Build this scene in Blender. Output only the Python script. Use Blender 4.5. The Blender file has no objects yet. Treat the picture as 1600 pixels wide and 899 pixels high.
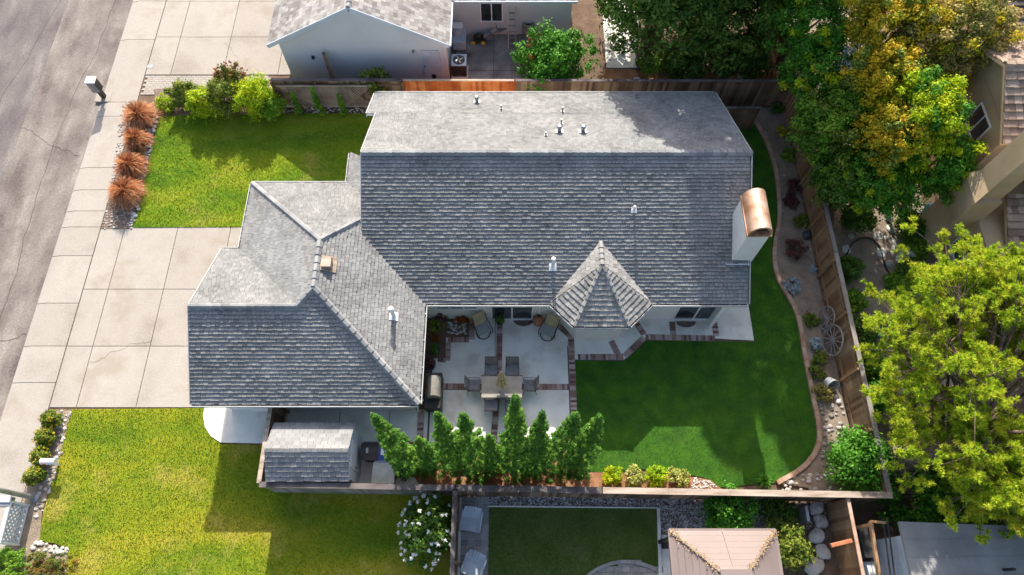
import bpy, math, random
import numpy as np
from mathutils import Vector, Matrix
R = math.radians
random.seed(7); rng = np.random.default_rng(7)
S = bpy.context.scene
COL = S.collection
# ---------------------------------------------------------------- camera (a drone 27 m up, tilted 24.7 degrees off straight down)
TH = R(24.7); FPX = 1067.0; HC = 27.0
cam_d = bpy.data.cameras.new("camera"); cam = bpy.data.objects.new("camera", cam_d); COL.objects.link(cam)
cam.location = (0, 0, HC); cam.rotation_euler = (TH, 0, 0)
cam_d.sensor_width = 36; cam_d.lens = 36 * FPX / 1600; cam_d.clip_start = .5; cam_d.clip_end = 800
S.camera = cam
# ---------------------------------------------------------------- light
SUN_EL, SUN_AZ = 32.5, -3.0          # azimuth measured from +Y
w = bpy.data.worlds.new("World"); S.world = w; w.use_nodes = True
nt = w.node_tree; nt.nodes.clear()
sky = nt.nodes.new("ShaderNodeTexSky"); sky.sky_type = 'NISHITA'; sky.sun_disc = False
sky.dust_density = 3.0; sky.ozone_density = .6; sky.sun_elevation = R(SUN_EL); sky.sun_rotation = R(SUN_AZ)
bgn = nt.nodes.new("ShaderNodeBackground"); bgn.inputs[1].default_value = 0.15
wo = nt.nodes.new("ShaderNodeOutputWorld")
nt.links.new(sky.outputs[0], bgn.inputs[0]); nt.links.new(bgn.outputs[0], wo.inputs[0])
sl = bpy.data.lights.new("sun", 'SUN'); sl.energy = 4.6; sl.angle = R(.5); sl.color = (1, .95, .86)
so = bpy.data.objects.new("sun", sl); COL.objects.link(so)
sv = Vector((math.sin(R(SUN_AZ)) * math.cos(R(SUN_EL)), math.cos(R(SUN_AZ)) * math.cos(R(SUN_EL)), math.sin(R(SUN_EL))))
so.rotation_euler = sv.to_track_quat('Z', 'Y').to_euler(); so.location = sv * 60
S.view_settings.view_transform = 'Standard'; S.view_settings.look = 'None'
S.view_settings.exposure = 1.0; S.view_settings.gamma = 1

# ---------------------------------------------------------------- helpers
CT, ST = math.cos(TH), math.sin(TH)
def at(px, py, h=0.0):
    """a measured point of the photograph, at height h, as a place in the world"""
    u = (px - 800) / FPX; v = (449.5 - py) / FPX
    d = CT - v * ST; k = (HC - h) / d
    return Vector((u * k, (ST + v * CT) * k, h))
def g2(px, py, h=0.0):
    p = at(px, py, h); return (p.x, p.y)

class MB:
    def __init__(s): s.v = []; s.f = []
    def poly(s, pts):
        i = len(s.v); s.v += [tuple(p) for p in pts]; s.f.append(tuple(range(i, i + len(pts)))); return s
    def prism(s, pts, z0, z1):
        n = len(pts); a = sum(pts[i][0] * pts[(i + 1) % n][1] - pts[(i + 1) % n][0] * pts[i][1] for i in range(n))
        if a < 0: pts = pts[::-1]
        i = len(s.v)
        zf0 = z0 if callable(z0) else (lambda x, y: z0)
        zf1 = z1 if callable(z1) else (lambda x, y: z1)
        s.v += [(p[0], p[1], zf0(p[0], p[1])) for p in pts] + [(p[0], p[1], zf1(p[0], p[1])) for p in pts]
        s.f.append(tuple(range(i + n - 1, i - 1, -1))); s.f.append(tuple(range(i + n, i + 2 * n)))
        for k in range(n):
            j = (k + 1) % n; s.f.append((i + k, i + j, i + n + j, i + n + k))
        return s
    def box(s, c, size, rz=0, tilt=None):
        M = Matrix.Rotation(rz, 4, 'Z')
        if tilt is not None: M = M @ tilt
        i = len(s.v); hx, hy, hz = [q / 2 for q in size]
        for z in (-hz, hz):
            for x, y in ((-hx, -hy), (hx, -hy), (hx, hy), (-hx, hy)):
                s.v.append(tuple(M @ Vector((x, y, z)) + Vector(c)))
        for f in ((3, 2, 1, 0), (4, 5, 6, 7), (0, 1, 5, 4), (1, 2, 6, 5), (2, 3, 7, 6), (3, 0, 4, 7)):
            s.f.append(tuple(i + k for k in f))
        return s
    def bx(s, x0, x1, y0, y1, z0, z1):
        return s.box(((x0 + x1) / 2, (y0 + y1) / 2, (z0 + z1) / 2), (abs(x1 - x0), abs(y1 - y0), abs(z1 - z0)))
    def bar(s, a, b, wd, ht=None):
        a = Vector(a); b = Vector(b); ht = ht or wd; d = b - a; L = d.length
        if L < 1e-5: return s
        q = d.to_track_quat('X', 'Z').to_matrix(); i = len(s.v)
        for x in (0, L):
            for y, z in ((-wd / 2, -ht / 2), (wd / 2, -ht / 2), (wd / 2, ht / 2), (-wd / 2, ht / 2)):
                s.v.append(tuple(a + q @ Vector((x, y, z))))
        for f in ((3, 2, 1, 0), (4, 5, 6, 7), (0, 1, 5, 4), (1, 2, 6, 5), (2, 3, 7, 6), (3, 0, 4, 7)):
            s.f.append(tuple(i + k for k in f))
        return s
    def tube(s, path, rad, n=8, cap=True):
        P = [Vector(p) for p in path]; rr = rad if hasattr(rad, '__len__') else [rad] * len(P); rings = []
        for k, p in enumerate(P):
            d = (P[min(k + 1, len(P) - 1)] - P[max(k - 1, 0)]).normalized()
            q = d.to_track_quat('Z', 'Y').to_matrix(); i = len(s.v)
            for a in range(n):
                t = 2 * math.pi * a / n; s.v.append(tuple(p + q @ Vector((math.cos(t) * rr[k], math.sin(t) * rr[k], 0))))
            rings.append(i)
        for k in range(len(P) - 1):
            for a in range(n):
                b = (a + 1) % n; s.f.append((rings[k] + a, rings[k] + b, rings[k + 1] + b, rings[k + 1] + a))
        if cap:
            s.f.append(tuple(rings[0] + a for a in range(n - 1, -1, -1))); s.f.append(tuple(rings[-1] + a for a in range(n)))
        return s
    def lathe(s, c, prof, n=20):
        """prof: (radius, z) from bottom to top"""
        return s.tube([(c[0], c[1], c[2] + z) for r, z in prof], [r for r, z in prof], n) if False else s._lathe(c, prof, n)
    def _lathe(s, c, prof, n):
        i = len(s.v)
        for r, z in prof:
            for a in range(n):
                t = 2 * math.pi * a / n; s.v.append((c[0] + r * math.cos(t), c[1] + r * math.sin(t), c[2] + z))
        for k in range(len(prof) - 1):
            for a in range(n):
                b = (a + 1) % n; s.f.append((i + k * n + a, i + k * n + b, i + (k + 1) * n + b, i + (k + 1) * n + a))
        s.f.append(tuple(i + a for a in range(n - 1, -1, -1))); s.f.append(tuple(i + (len(prof) - 1) * n + a for a in range(n)))
        return s
    def rock(s, c, r, fl=.6):
        i = len(s.v); n = 6; a0 = random.random() * 6
        for zz, rr in ((-.5, .7), (.25, 1.0), (.8, .5)):
            for a in range(n):
                t = a0 + 2 * math.pi * a / n; q = r * rr * random.uniform(.75, 1.2)
                s.v.append((c[0] + q * math.cos(t), c[1] + q * math.sin(t) * .85, c[2] + zz * r * fl))
        for k in range(2):
            for a in range(n):
                b = (a + 1) % n; s.f.append((i + k * n + a, i + k * n + b, i + (k + 1) * n + b, i + (k + 1) * n + a))
        s.f.append(tuple(i + 2 * n + a for a in range(n))); return s
    def boulder(s, c, r, fl=.7):
        import bmesh
        from mathutils import noise
        bm = bmesh.new(); bmesh.ops.create_icosphere(bm, subdivisions=3, radius=1); off = Vector((random.random() * 50, random.random() * 50, 3)); i = len(s.v)
        sx, sy = random.uniform(.8, 1.2), random.uniform(.75, 1.1); a = random.random() * 6; ca, sa = math.cos(a), math.sin(a)
        for v in bm.verts:
            k = 1 + .32 * noise.noise(v.co * 1.3 + off) + .12 * noise.noise(v.co * 4 + off); p = v.co * k * r; x, y = p.x * sx, p.y * sy
            s.v.append((c[0] + x * ca - y * sa, c[1] + x * sa + y * ca, c[2] + p.z * fl))
        for f in bm.faces: s.f.append(tuple(i + v.index for v in f.verts))
        bm.free(); return s
    def build(s, name, m, parent=None, origin=None, smooth=False, bevel=0):
        me = bpy.data.meshes.new(name)
        if parent is not None: o0 = Vector(parent.get('_w', (0, 0, 0)))
        elif origin is not None: o0 = Vector(origin)
        else:
            a = np.array(s.v); o0 = Vector(((a[:, 0].min() + a[:, 0].max()) / 2, (a[:, 1].min() + a[:, 1].max()) / 2, a[:, 2].min()))
        me.from_pydata([(x - o0.x, y - o0.y, z - o0.z) for x, y, z in s.v], [], s.f); me.update()
        if smooth: me.polygons.foreach_set('use_smooth', [True] * len(me.polygons))
        o = bpy.data.objects.new(name, me); me.materials.append(M[m] if isinstance(m, str) else m); COL.objects.link(o)
        if parent is None: o.location = o0
        else: o.parent = parent
        o['_w'] = tuple(o0)
        if bevel:
            b = o.modifiers.new('bevel', 'BEVEL'); b.width = bevel; b.segments = 2; b.limit_method = 'ANGLE'
        return o

def arr_obj(name, V, F, m, parent=None, origin=None):
    """V (n,3) verts; F (k,4) quads, fast path for foliage"""
    me = bpy.data.meshes.new(name)
    if parent is not None: o0 = np.array(parent.get('_w', (0, 0, 0)))
    elif origin is not None: o0 = np.array(origin)
    else: o0 = np.array([(V[:, 0].min() + V[:, 0].max()) / 2, (V[:, 1].min() + V[:, 1].max()) / 2, V[:, 2].min()])
    V = (V - o0).astype(np.float32); k = F.shape[1]
    me.vertices.add(len(V)); me.vertices.foreach_set('co', V.ravel())
    me.loops.add(F.size); me.loops.foreach_set('vertex_index', F.ravel().astype(np.int32))
    me.polygons.add(len(F)); me.polygons.foreach_set('loop_start', np.arange(0, F.size, k, dtype=np.int32))
    me.polygons.foreach_set('loop_total', np.full(len(F), k, dtype=np.int32))
    me.update(calc_edges=True)
    o = bpy.data.objects.new(name, me); me.materials.append(M[m] if isinstance(m, str) else m); COL.objects.link(o)
    if parent is None: o.location = Vector([float(q) for q in o0])
    else: o.parent = parent
    o['_w'] = tuple(float(q) for q in o0)
    return o

def tag(o, label=None, cat=None, group=None, kind=None):
    if label: o['label'] = label
    if cat: o['category'] = cat
    if group: o['group'] = group
    if kind: o['kind'] = kind
    return o
def thing(name, label, cat, loc=(0, 0, 0), group=None):
    o = bpy.data.objects.new(name, None); COL.objects.link(o); o.location = loc; o['_w'] = tuple(float(q) for q in loc)
    o.empty_display_size = .2
    return tag(o, label, cat, group)
def struct(o): o['kind'] = 'structure'; return o
def copy_tree(src, parent=None):
    c = src.copy(); COL.objects.link(c)
    if parent is not None: c.parent = parent
    for ch in list(src.children): copy_tree(ch, c)
    return c
def place(proto, loc, rz=0, label=None, first=False, scale=None):
    c = proto if first else copy_tree(proto)
    c.location = loc; c.rotation_euler = (0, 0, rz)
    if scale: c.scale = scale if hasattr(scale, '__len__') else (scale,) * 3
    if label: c['label'] = label
    return c

# ---------------------------------------------------------------- materials
M = {}
def srgb(c):
    return tuple(((q / 255) / 12.92 if q / 255 <= .04045 else ((q / 255 + .055) / 1.055) ** 2.4) for q in c) + (1,)
def mat(name, stops, rough=.85, scale=3.0, detail=6, bump=0.0, bscale=40.0, island=0.0, metal=0.0, fine=0.0, fscale=60., spec=.3, stretch=None, trans=0.0, stain=None):
    """stops: linear colours mixed by world-space noise; island: share of random-per-piece variation; fine: small-scale grain"""
    m = bpy.data.materials.new(name); m.use_nodes = True; n = m.node_tree; L = n.links; n.nodes.clear()
    out = n.nodes.new('ShaderNodeOutputMaterial'); b = n.nodes.new('ShaderNodeBsdfPrincipled'); L.new(b.outputs[0], out.inputs[0])
    b.inputs['Roughness'].default_value = rough; b.inputs['Metallic'].default_value = metal
    b.inputs['Specular IOR Level'].default_value = .08 if name.startswith(('lawn', 'turf', 'blade')) else spec
    geo = n.nodes.new('ShaderNodeNewGeometry'); mp = n.nodes.new('ShaderNodeMapping'); L.new(geo.outputs['Position'], mp.inputs[0])
    if stretch: mp.inputs['Scale'].default_value = stretch
    no = n.nodes.new('ShaderNodeTexNoise'); no.inputs['Scale'].default_value = scale; no.inputs['Detail'].default_value = detail
    L.new(mp.outputs[0], no.inputs[0]); fac = no.outputs[0]
    def math_(op, a, bb):
        k = n.nodes.new('ShaderNodeMath'); k.operation = op
        for i, q in enumerate((a, bb)):
            if isinstance(q, (int, float)): k.inputs[i].default_value = q
            else: L.new(q, k.inputs[i])
        return k.outputs[0]
    # stretch the noise's contrast
    fac = math_('ADD', math_('MULTIPLY', math_('SUBTRACT', fac, .5), 2.2), .5)
    if fine:
        nf = n.nodes.new('ShaderNodeTexNoise'); nf.inputs['Scale'].default_value = fscale; nf.inputs['Detail'].default_value = 3
        L.new(geo.outputs['Position'], nf.inputs[0])
        fac = math_('ADD', math_('MULTIPLY', fac, 1 - fine), math_('MULTIPLY', math_('ADD', math_('MULTIPLY', math_('SUBTRACT', nf.outputs[0], .5), 2.6), .5), fine))
    if island:
        fac = math_('ADD', math_('MULTIPLY', fac, 1 - island), math_('MULTIPLY', geo.outputs['Random Per Island'], island))
    cr = n.nodes.new('ShaderNodeValToRGB'); L.new(fac, cr.inputs[0]); e = cr.color_ramp.elements
    K = len(stops)
    while len(e) < K: e.new(.5)
    for i, c in enumerate(stops):
        e[i].position = .12 + .76 * i / max(K - 1, 1); e[i].color = tuple(c[:3]) + (1,)
    if stain:
        ss, sc, amt, lo = stain; n2 = n.nodes.new('ShaderNodeTexNoise'); n2.inputs['Scale'].default_value = ss; n2.inputs['Detail'].default_value = 7; n2.inputs['Roughness'].default_value = .62
        L.new(geo.outputs['Position'], n2.inputs[0]); mr = n.nodes.new('ShaderNodeMapRange'); L.new(n2.outputs[0], mr.inputs[0]); mr.inputs[1].default_value = lo; mr.inputs[2].default_value = lo + .16; mr.inputs[4].default_value = amt
        mxs = n.nodes.new('ShaderNodeMixRGB'); L.new(mr.outputs[0], mxs.inputs[0]); L.new(cr.outputs[0], mxs.inputs[1]); mxs.inputs[2].default_value = tuple(sc) + (1,)
        L.new(mxs.outputs[0], b.inputs['Base Color'])
    else: L.new(cr.outputs[0], b.inputs['Base Color'])
    if bump:
        nb = n.nodes.new('ShaderNodeTexNoise'); nb.inputs['Scale'].default_value = bscale; nb.inputs['Detail'].default_value = 5
        L.new(mp.outputs[0] if stretch else geo.outputs['Position'], nb.inputs[0])
        bp = n.nodes.new('ShaderNodeBump'); bp.inputs['Strength'].default_value = bump; bp.inputs['Distance'].default_value = .02
        L.new(nb.outputs[0], bp.inputs['Height']); L.new(bp.outputs[0], b.inputs['Normal'])
    if trans:
        tr = n.nodes.new('ShaderNodeBsdfTranslucent'); L.new(cr.outputs[0], tr.inputs[0]); mx = n.nodes.new('ShaderNodeMixShader')
        mx.inputs[0].default_value = trans; L.new(b.outputs[0], mx.inputs[1]); L.new(tr.outputs[0], mx.inputs[2]); L.new(mx.outputs[0], out.inputs[0])
    M[name] = m; return m
def leafm(name, stops, island=.55, scale=1.2, trans=.25, rough=.55):
    return mat(name, stops, rough=rough, scale=scale, detail=3, island=island, trans=trans, spec=.12)

mat('asphalt', [(.09, .07, .064), (.16, .13, .118), (.215, .185, .16), (.31, .27, .23)], stain=(.6, (.10, .078, .07), .6, .5), scale=.7, detail=12, fine=.3, fscale=14, bump=.5, bscale=60, stretch=(1.5, .45, 1), rough=.9)
mat('concrete', [(.23, .195, .158), (.31, .272, .235), (.36, .325, .285), (.42, .385, .342)], scale=.5, detail=8, stain=(.5, (.24, .19, .14), .65, .5), fine=.28, fscale=14, island=.16, bump=.15, bscale=80)
mat('concrete_grey', [(.53, .51, .46), (.68, .66, .60), (.78, .755, .69)], stain=(.9, (.42, .38, .32), .6, .5), scale=.8, detail=8, fine=.3, fscale=30, bump=.2, bscale=80, island=.1)
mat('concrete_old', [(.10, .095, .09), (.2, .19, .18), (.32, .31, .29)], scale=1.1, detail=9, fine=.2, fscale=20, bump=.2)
mat('joint', [(.05, .045, .04), (.09, .08, .07)], scale=5)
mat('soil', [(.09, .055, .035), (.14, .09, .06), (.2, .14, .1)], scale=2.5, fine=.5, fscale=30, bump=1, bscale=25, rough=1)
mat('soil_orange', [(.16, .075, .04), (.27, .13, .065), (.36, .2, .12)], scale=3, fine=.5, fscale=25, bump=1, bscale=25, rough=1)
mat('soil_pale', [(.16, .12, .09), (.26, .20, .15), (.36, .29, .23)], scale=2, fine=.5, fscale=25, bump=1, bscale=25, rough=1)
mat('mulch', [(.07, .05, .04), (.16, .11, .08), (.3, .24, .2)], scale=6, fine=.5, fscale=40, bump=1, bscale=25, rough=1, island=.2)
mat('lawn_front', [(.045, .11, .01), (.10, .19, .012), (.19, .25, .014), (.30, .30, .03)], stain=(.45, (.34, .28, .07), .6, .56), scale=.55, detail=8, fine=.35, fscale=22, bump=1, bscale=45, rough=1, stretch=(.5, 1.3, 1))
mat('lawn_south', [(.06, .12, .01), (.14, .20, .012), (.25, .25, .016), (.36, .29, .04)], stain=(.4, (.42, .32, .08), .65, .53), scale=.5, detail=8, fine=.3, fscale=22, bump=1, bscale=45, rough=1, stretch=(.45, 1.4, 1))
mat('turf', [(.024, .072, .013), (.042, .115, .013), (.068, .16, .015)], stain=(1.1, (.05, .10, .02), .5, .52), scale=1.6, detail=9, fine=.35, fscale=30, bump=.7, bscale=60, rough=1)
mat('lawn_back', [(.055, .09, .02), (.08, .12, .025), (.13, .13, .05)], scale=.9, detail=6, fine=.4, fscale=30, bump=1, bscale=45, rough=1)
mat('blade_front', [(.04, .11, .008), (.12, .21, .012), (.24, .29, .02), (.38, .34, .06)], stain=(.4, (.40, .34, .07), .65, .54), scale=.6, island=.55, rough=.8, stretch=(.5, 1.3, 1), detail=5)
mat('blade_turf', [(.02, .09, .008), (.04, .15, .009), (.075, .22, .014)], stain=(1.1, (.055, .11, .02), .5, .52), scale=1.6, island=.55, rough=.8)
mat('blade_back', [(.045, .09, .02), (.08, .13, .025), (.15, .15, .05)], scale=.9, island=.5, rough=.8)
SH = [(.135, .133, .131), (.195, .191, .186), (.24, .236, .228), (.295, .288, .275)]
mat('shingle', SH, scale=.7, detail=5, island=.4, rough=.9, fine=.2, fscale=60, bump=.3, bscale=120, spec=.2)
mat('shingle_worn', [(.10, .095, .10), (.18, .175, .18), (.27, .26, .25)], scale=.5, detail=5, island=.5, rough=.9, bump=.3, bscale=120, spec=.2)
mat('ridge_tile', [(.17, .17, .175), (.24, .24, .24), (.3, .3, .29)], scale=2, island=.6, rough=.9)
mat('shingle_tower', [(.17, .162, .152), (.26, .25, .232), (.36, .34, .318)], scale=2, island=.6, rough=.9, bump=.3, bscale=120)
mat('shingle_neighbour', [(.16, .14, .13), (.27, .25, .235), (.38, .36, .34)], scale=1.2, island=.6, rough=.95, fine=.2, bump=.4, bscale=100)
mat('tile_brown', [(.16, .11, .08), (.27, .19, .14), (.38, .29, .22)], scale=1.5, island=.65, rough=.9)
mat('tile_dark', [(.06, .05, .05), (.10, .085, .08), (.15, .13, .12)], scale=1.5, island=.6, rough=.9)
mat('stucco_white', [(.66, .64, .60), (.74, .72, .68)], scale=2, fine=.3, bump=.3, bscale=120)
mat('stucco_blue', [(.50, .52, .54), (.58, .60, .61)], scale=.6, fine=.3, bump=.4, bscale=120)
mat('stucco_tan', [(.40, .285, .17), (.48, .35, .215), (.54, .4, .26)], scale=.8, fine=.3, fscale=20, bump=.5, bscale=60)
mat('gutter_paint', [(.42, .41, .39), (.52, .51, .49)], scale=3, rough=.6)
mat('white_paint', [(.72, .71, .68), (.8, .79, .77)], scale=3, rough=.5)
mat('gutter_dark', [(.05, .05, .06), (.10, .10, .10)], scale=5, rough=.7)
mat('copper', [(.5, .24, .13), (.68, .42, .28), (.78, .55, .42)], scale=2.2, metal=.6, rough=.45)
mat('black', [(.012, .012, .013), (.03, .03, .03)], scale=4, rough=.6)
mat('glass_dark', [(.015, .02, .025), (.04, .05, .06)], scale=1.5, rough=.12, spec=.6)
mat('metal_grey', [(.25, .26, .27), (.36, .37, .38)], scale=4, rough=.45, metal=.6)
mat('metal_dark', [(.03, .028, .026), (.07, .065, .06)], scale=4, rough=.5, metal=.3)
mat('fence_old', [(.06, .038, .025), (.13, .08, .05), (.22, .14, .09), (.3, .21, .14)], scale=1.5, island=.6, rough=.95, fine=.2, bump=.5, bscale=50)
mat('fence_red', [(.3, .06, .012), (.5, .13, .03), (.62, .24, .08)], scale=2, island=.6, rough=.9, bump=.4)
mat('fence_brown', [(.16, .08, .035), (.28, .16, .08), (.38, .25, .14)], scale=2, island=.65, rough=.95, bump=.5)
mat('fence_grey', [(.14, .115, .10), (.22, .19, .165), (.3, .265, .235)], scale=2, island=.5, rough=.95, bump=.4)
mat('wood_cap', [(.26, .19, .14), (.38, .3, .235), (.45, .37, .3)], scale=2, stretch=(.5, 3, 1), rough=.95, bump=.3)
mat('wood_cap_dark', [(.07, .055, .055), (.12, .10, .095), (.17, .14, .13)], scale=2, rough=.95, bump=.3)
mat('brick', [(.13, .07, .06), (.24, .13, .11), (.36, .24, .21), (.45, .36, .33)], scale=3, island=.8, rough=.95, bump=.4)
mat('mortar', [(.3, .27, .25), (.38, .35, .33)], scale=6, rough=1)
mat('edging', [(.30, .17, .11), (.42, .27, .19), (.5, .36, .28)], scale=3, island=.3, rough=.95, bump=.4)
mat('rock', [(.2, .17, .14), (.36, .32, .28), (.55, .5, .45)], scale=3, island=.75, rough=.95, bump=.5)
mat('rock_pale', [(.36, .33, .29), (.5, .47, .42), (.62, .6, .55)], scale=3, island=.7, rough=.95)
mat('gravel', [(.14, .12, .12), (.3, .28, .27), (.5, .48, .46)], scale=3, island=.85, rough=.95)
mat('paver', [(.2, .19, .19), (.27, .26, .25), (.34, .33, .31)], scale=2, island=.6, rough=.95, bump=.3)
mat('terracotta', [(.3, .11, .06), (.42, .18, .11)], scale=4, rough=.8)
mat('pot_dark', [(.03, .04, .05), (.06, .07, .08)], scale=4, rough=.4)
mat('barrel', [(.2, .19, .18), (.3, .28, .26)], scale=4, rough=.8)
mat('cover_grey', [(.2, .18, .15), (.3, .28, .24)], scale=3, rough=.8, bump=.4, bscale=12)
mat('canvas_beige', [(.5, .38, .22), (.62, .5, .33)], scale=4, rough=.9)
mat('cushion_tan', [(.33, .26, .14), (.42, .34, .2)], scale=4, rough=.9)
mat('sling', [(.14, .14, .15), (.21, .21, .22)], scale=5, rough=.8)
mat('sling_light', [(.26, .27, .27), (.34, .35, .34)], scale=5, rough=.8)
mat('table_top', [(.24, .21, .175), (.33, .295, .25)], scale=4, rough=.5)
mat('mat_brown', [(.08, .05, .05), (.17, .12, .11)], scale=14, rough=1)
mat('bin_brown', [(.045, .035, .035), (.075, .06, .06)], scale=4, rough=.5)
mat('bin_blue', [(.03, .06, .2), (.05, .09, .28)], scale=4, rough=.5)
mat('bin_grey', [(.25, .28, .28), (.32, .35, .35)], scale=4, rough=.5)
mat('plastic_grey', [(.36, .4, .44), (.44, .48, .52)], scale=4, rough=.45)
mat('plastic_green', [(.02, .2, .12), (.03, .28, .17)], scale=4, rough=.5)
mat('tarp_teal', [(.03, .13, .12), (.05, .2, .18)], scale=2, rough=.6)
mat('plastic_blue', [(.10, .22, .42), (.14, .3, .5)], scale=3, rough=.4)
mat('paint_red', [(.4, .05, .02), (.5, .09, .04)], scale=3, rough=.5)
mat('paint_yellow', [(.6, .4, .05), (.65, .45, .08)], scale=3, rough=.5)
mat('gazebo', [(.2, .152, .135), (.24, .185, .166)], scale=1, rough=.6, fine=.2)
mat('debris', [(.25, .14, .06), (.4, .26, .12), (.5, .36, .2)], scale=5, island=.7, rough=1)
mat('siding', [(.42, .47, .52), (.5, .55, .6)], scale=2, rough=.7)
mat('roll_roof', [(.17, .16, .16), (.24, .23, .22), (.31, .30, .28)], scale=1, fine=.4, fscale=50, rough=.95, bump=.3)
mat('orange', [(.34, .11, .05), (.42, .17, .08)], scale=4, rough=.8)
mat('bark', [(.07, .045, .03), (.14, .095, .065), (.24, .18, .135)], scale=6, stretch=(2, 2, .5), detail=8, rough=1, bump=1, bscale=18)
mat('bark_pale', [(.2, .17, .14), (.32, .28, .24)], scale=6, rough=1, bump=.8, bscale=20)
mat('wheel_wood', [(.2, .18, .17), (.3, .28, .27)], scale=5, rough=.9)
mat('galvanised', [(.45, .47, .48), (.6, .62, .63)], scale=4, rough=.4, metal=.5)
leafm('leaf_cypress', [(.035, .12, .02), (.09, .22, .03), (.24, .40, .05)], trans=.4)
leafm('leaf_bright', [(.035, .13, .015), (.075, .24, .02), (.16, .36, .04)])
leafm('leaf_mid', [(.045, .13, .014), (.13, .27, .022), (.30, .44, .04)])
leafm('leaf_dark', [(.03, .085, .014), (.085, .17, .025), (.2, .29, .05)])
leafm('leaf_olive', [(.05, .10, .015), (.15, .20, .025), (.32, .34, .05)])
leafm('leaf_yellow', [(.12, .27, .012), (.38, .50, .015), (.66, .64, .02)], trans=.35)
leafm('leaf_gold', [(.12, .20, .02), (.48, .40, .02), (.78, .46, .03)], scale=.9, trans=.35)
leafm('leaf_tan', [(.10, .16, .03), (.32, .28, .07), (.60, .42, .16)], scale=.9, trans=.3)
leafm('leaf_red', [(.10, .10, .02), (.26, .08, .025), (.42, .10, .03)])
leafm('leaf_redgreen', [(.05, .11, .02), (.15, .17, .03), (.36, .10, .04)], scale=1.6)
leafm('needle', [(.08, .18, .015), (.26, .40, .02), (.52, .60, .03), (.72, .58, .07)], scale=1.4, trans=.3)
mat('asphalt_old', [(.075, .06, .06), (.12, .10, .10), (.16, .14, .13), (.25, .225, .2)], scale=.6, detail=12, fine=.3, fscale=14, bump=.5, bscale=60, stretch=(1.5, .5, 1), rough=.9)
leafm('grass_red', [(.28, .085, .035), (.50, .19, .075), (.64, .38, .2)], island=.8, rough=.8)
leafm('grass_tan', [(.2, .12, .06), (.38, .26, .15), (.5, .38, .24)], island=.8)
leafm('silver', [(.25, .3, .33), (.4, .46, .5), (.55, .6, .63)])
leafm('variegated', [(.16, .2, .03), (.38, .38, .08), (.55, .52, .2)])
leafm('petal_white', [(.7, .7, .66), (.82, .82, .78)], island=.5)
leafm('petal_red', [(.5, .05, .03), (.6, .12, .08)], island=.5)
leafm('purple', [(.06, .03, .03), (.14, .05, .05), (.2, .10, .08)])

# ---------------------------------------------------------------- foliage
def leaf_quads(C, size, nrm=None, aspect=1.7):
    """diamond leaves at centres C (n,3)"""
    n = len(C); d = rng.normal(size=(n, 3)); d /= np.linalg.norm(d, axis=1)[:, None]
    if nrm is None: nrm = rng.normal(size=(n, 3))
    a = np.cross(nrm, d); a /= np.linalg.norm(a, axis=1)[:, None] + 1e-9
    b = np.cross(nrm, a); b /= np.linalg.norm(b, axis=1)[:, None] + 1e-9
    s = size * rng.uniform(.6, 1.35, size=(n, 1))
    V = np.stack([C - a * s * aspect / 2, C - b * s / 2, C + a * s * aspect / 2, C + b * s / 2], axis=1).reshape(-1, 3)
    F = np.arange(4 * n).reshape(-1, 4); return V, F
def clump_cloud(clumps, per, size, up=.5, aspect=1.7):
    """clumps (k,4): x y z r"""
    K = np.array(clumps, float); n = len(K); idx = np.repeat(np.arange(n), per)
    d = rng.normal(size=(len(idx), 3)); d /= np.linalg.norm(d, axis=1)[:, None]
    rad = np.abs(rng.normal(.68, .27, size=len(idx)))
    C = K[idx, :3] + d * (K[idx, 3] * rad)[:, None] * np.array([1, 1, .8])
    nrm = d + rng.normal(size=d.shape) * .55 + np.array([0, 0, up])
    return leaf_quads(C, size, nrm, aspect)
def ellipsoid_clumps(c, r, n, rc, shell=.55, low=-.6, noise=.22):
    out = []
    while len(out) < n:
        d = np.array([random.gauss(0, 1) for _ in range(3)]); d /= np.linalg.norm(d)
        if d[2] < low: continue
        q = random.uniform(shell, 1) * (1 + random.uniform(-noise, noise))
        out.append((c[0] + d[0] * r[0] * q, c[1] + d[1] * r[1] * q, c[2] + d[2] * r[2] * q, rc * random.uniform(.6, 1.3)))
    return out
def trunk_mesh(base, crown_c, crown_r, rad, limbs=7, lean=(0, 0)):
    m = MB(); b = Vector(base); c = Vector(crown_c)
    mid = b.lerp(c, .5) + Vector((random.uniform(-.1, .1), random.uniform(-.1, .1), 0)); top = c
    m.tube([b - Vector((0, 0, .15)), b + Vector((0, 0, .25)), mid, top], [rad * 1.5, rad * 1.1, rad * .8, rad * .4], 10)
    for k in range(limbs):
        a = 2 * math.pi * k / limbs + random.random(); s = mid.lerp(top, random.uniform(0, .8))
        e = c + Vector((math.cos(a) * crown_r[0] * .75, math.sin(a) * crown_r[1] * .75, random.uniform(-.3, .5) * crown_r[2]))
        q = s.lerp(e, .5) + Vector((0, 0, .15 * crown_r[2]))
        m.tube([s, q, e], [rad * .45, rad * .3, rad * .1], 6)
    return m
def tree(name, label, base, c, r, n=60, rc=.6, per=120, size=.13, leaf='leaf_mid', trunk=.15, group=None, cat='tree', extra=None, low=-.6, bark='bark', shell=.55, limbs=7):
    t = thing(name, label, cat, base, group)
    trunk_mesh(base, (c[0], c[1], c[2]), r, trunk, limbs).build('trunk', bark, t)
    V, F = clump_cloud(ellipsoid_clumps(c, r, n, rc, low=low, shell=shell), per, size)
    arr_obj('crown', V, F, leaf, t)
    if extra:
        for (nm, ec, er, en, erc, eper, esz, el) in extra:
            V, F = clump_cloud(ellipsoid_clumps(ec, er, en, erc, low=low), eper, esz); arr_obj(nm, V, F, el, t)
    return t
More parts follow.
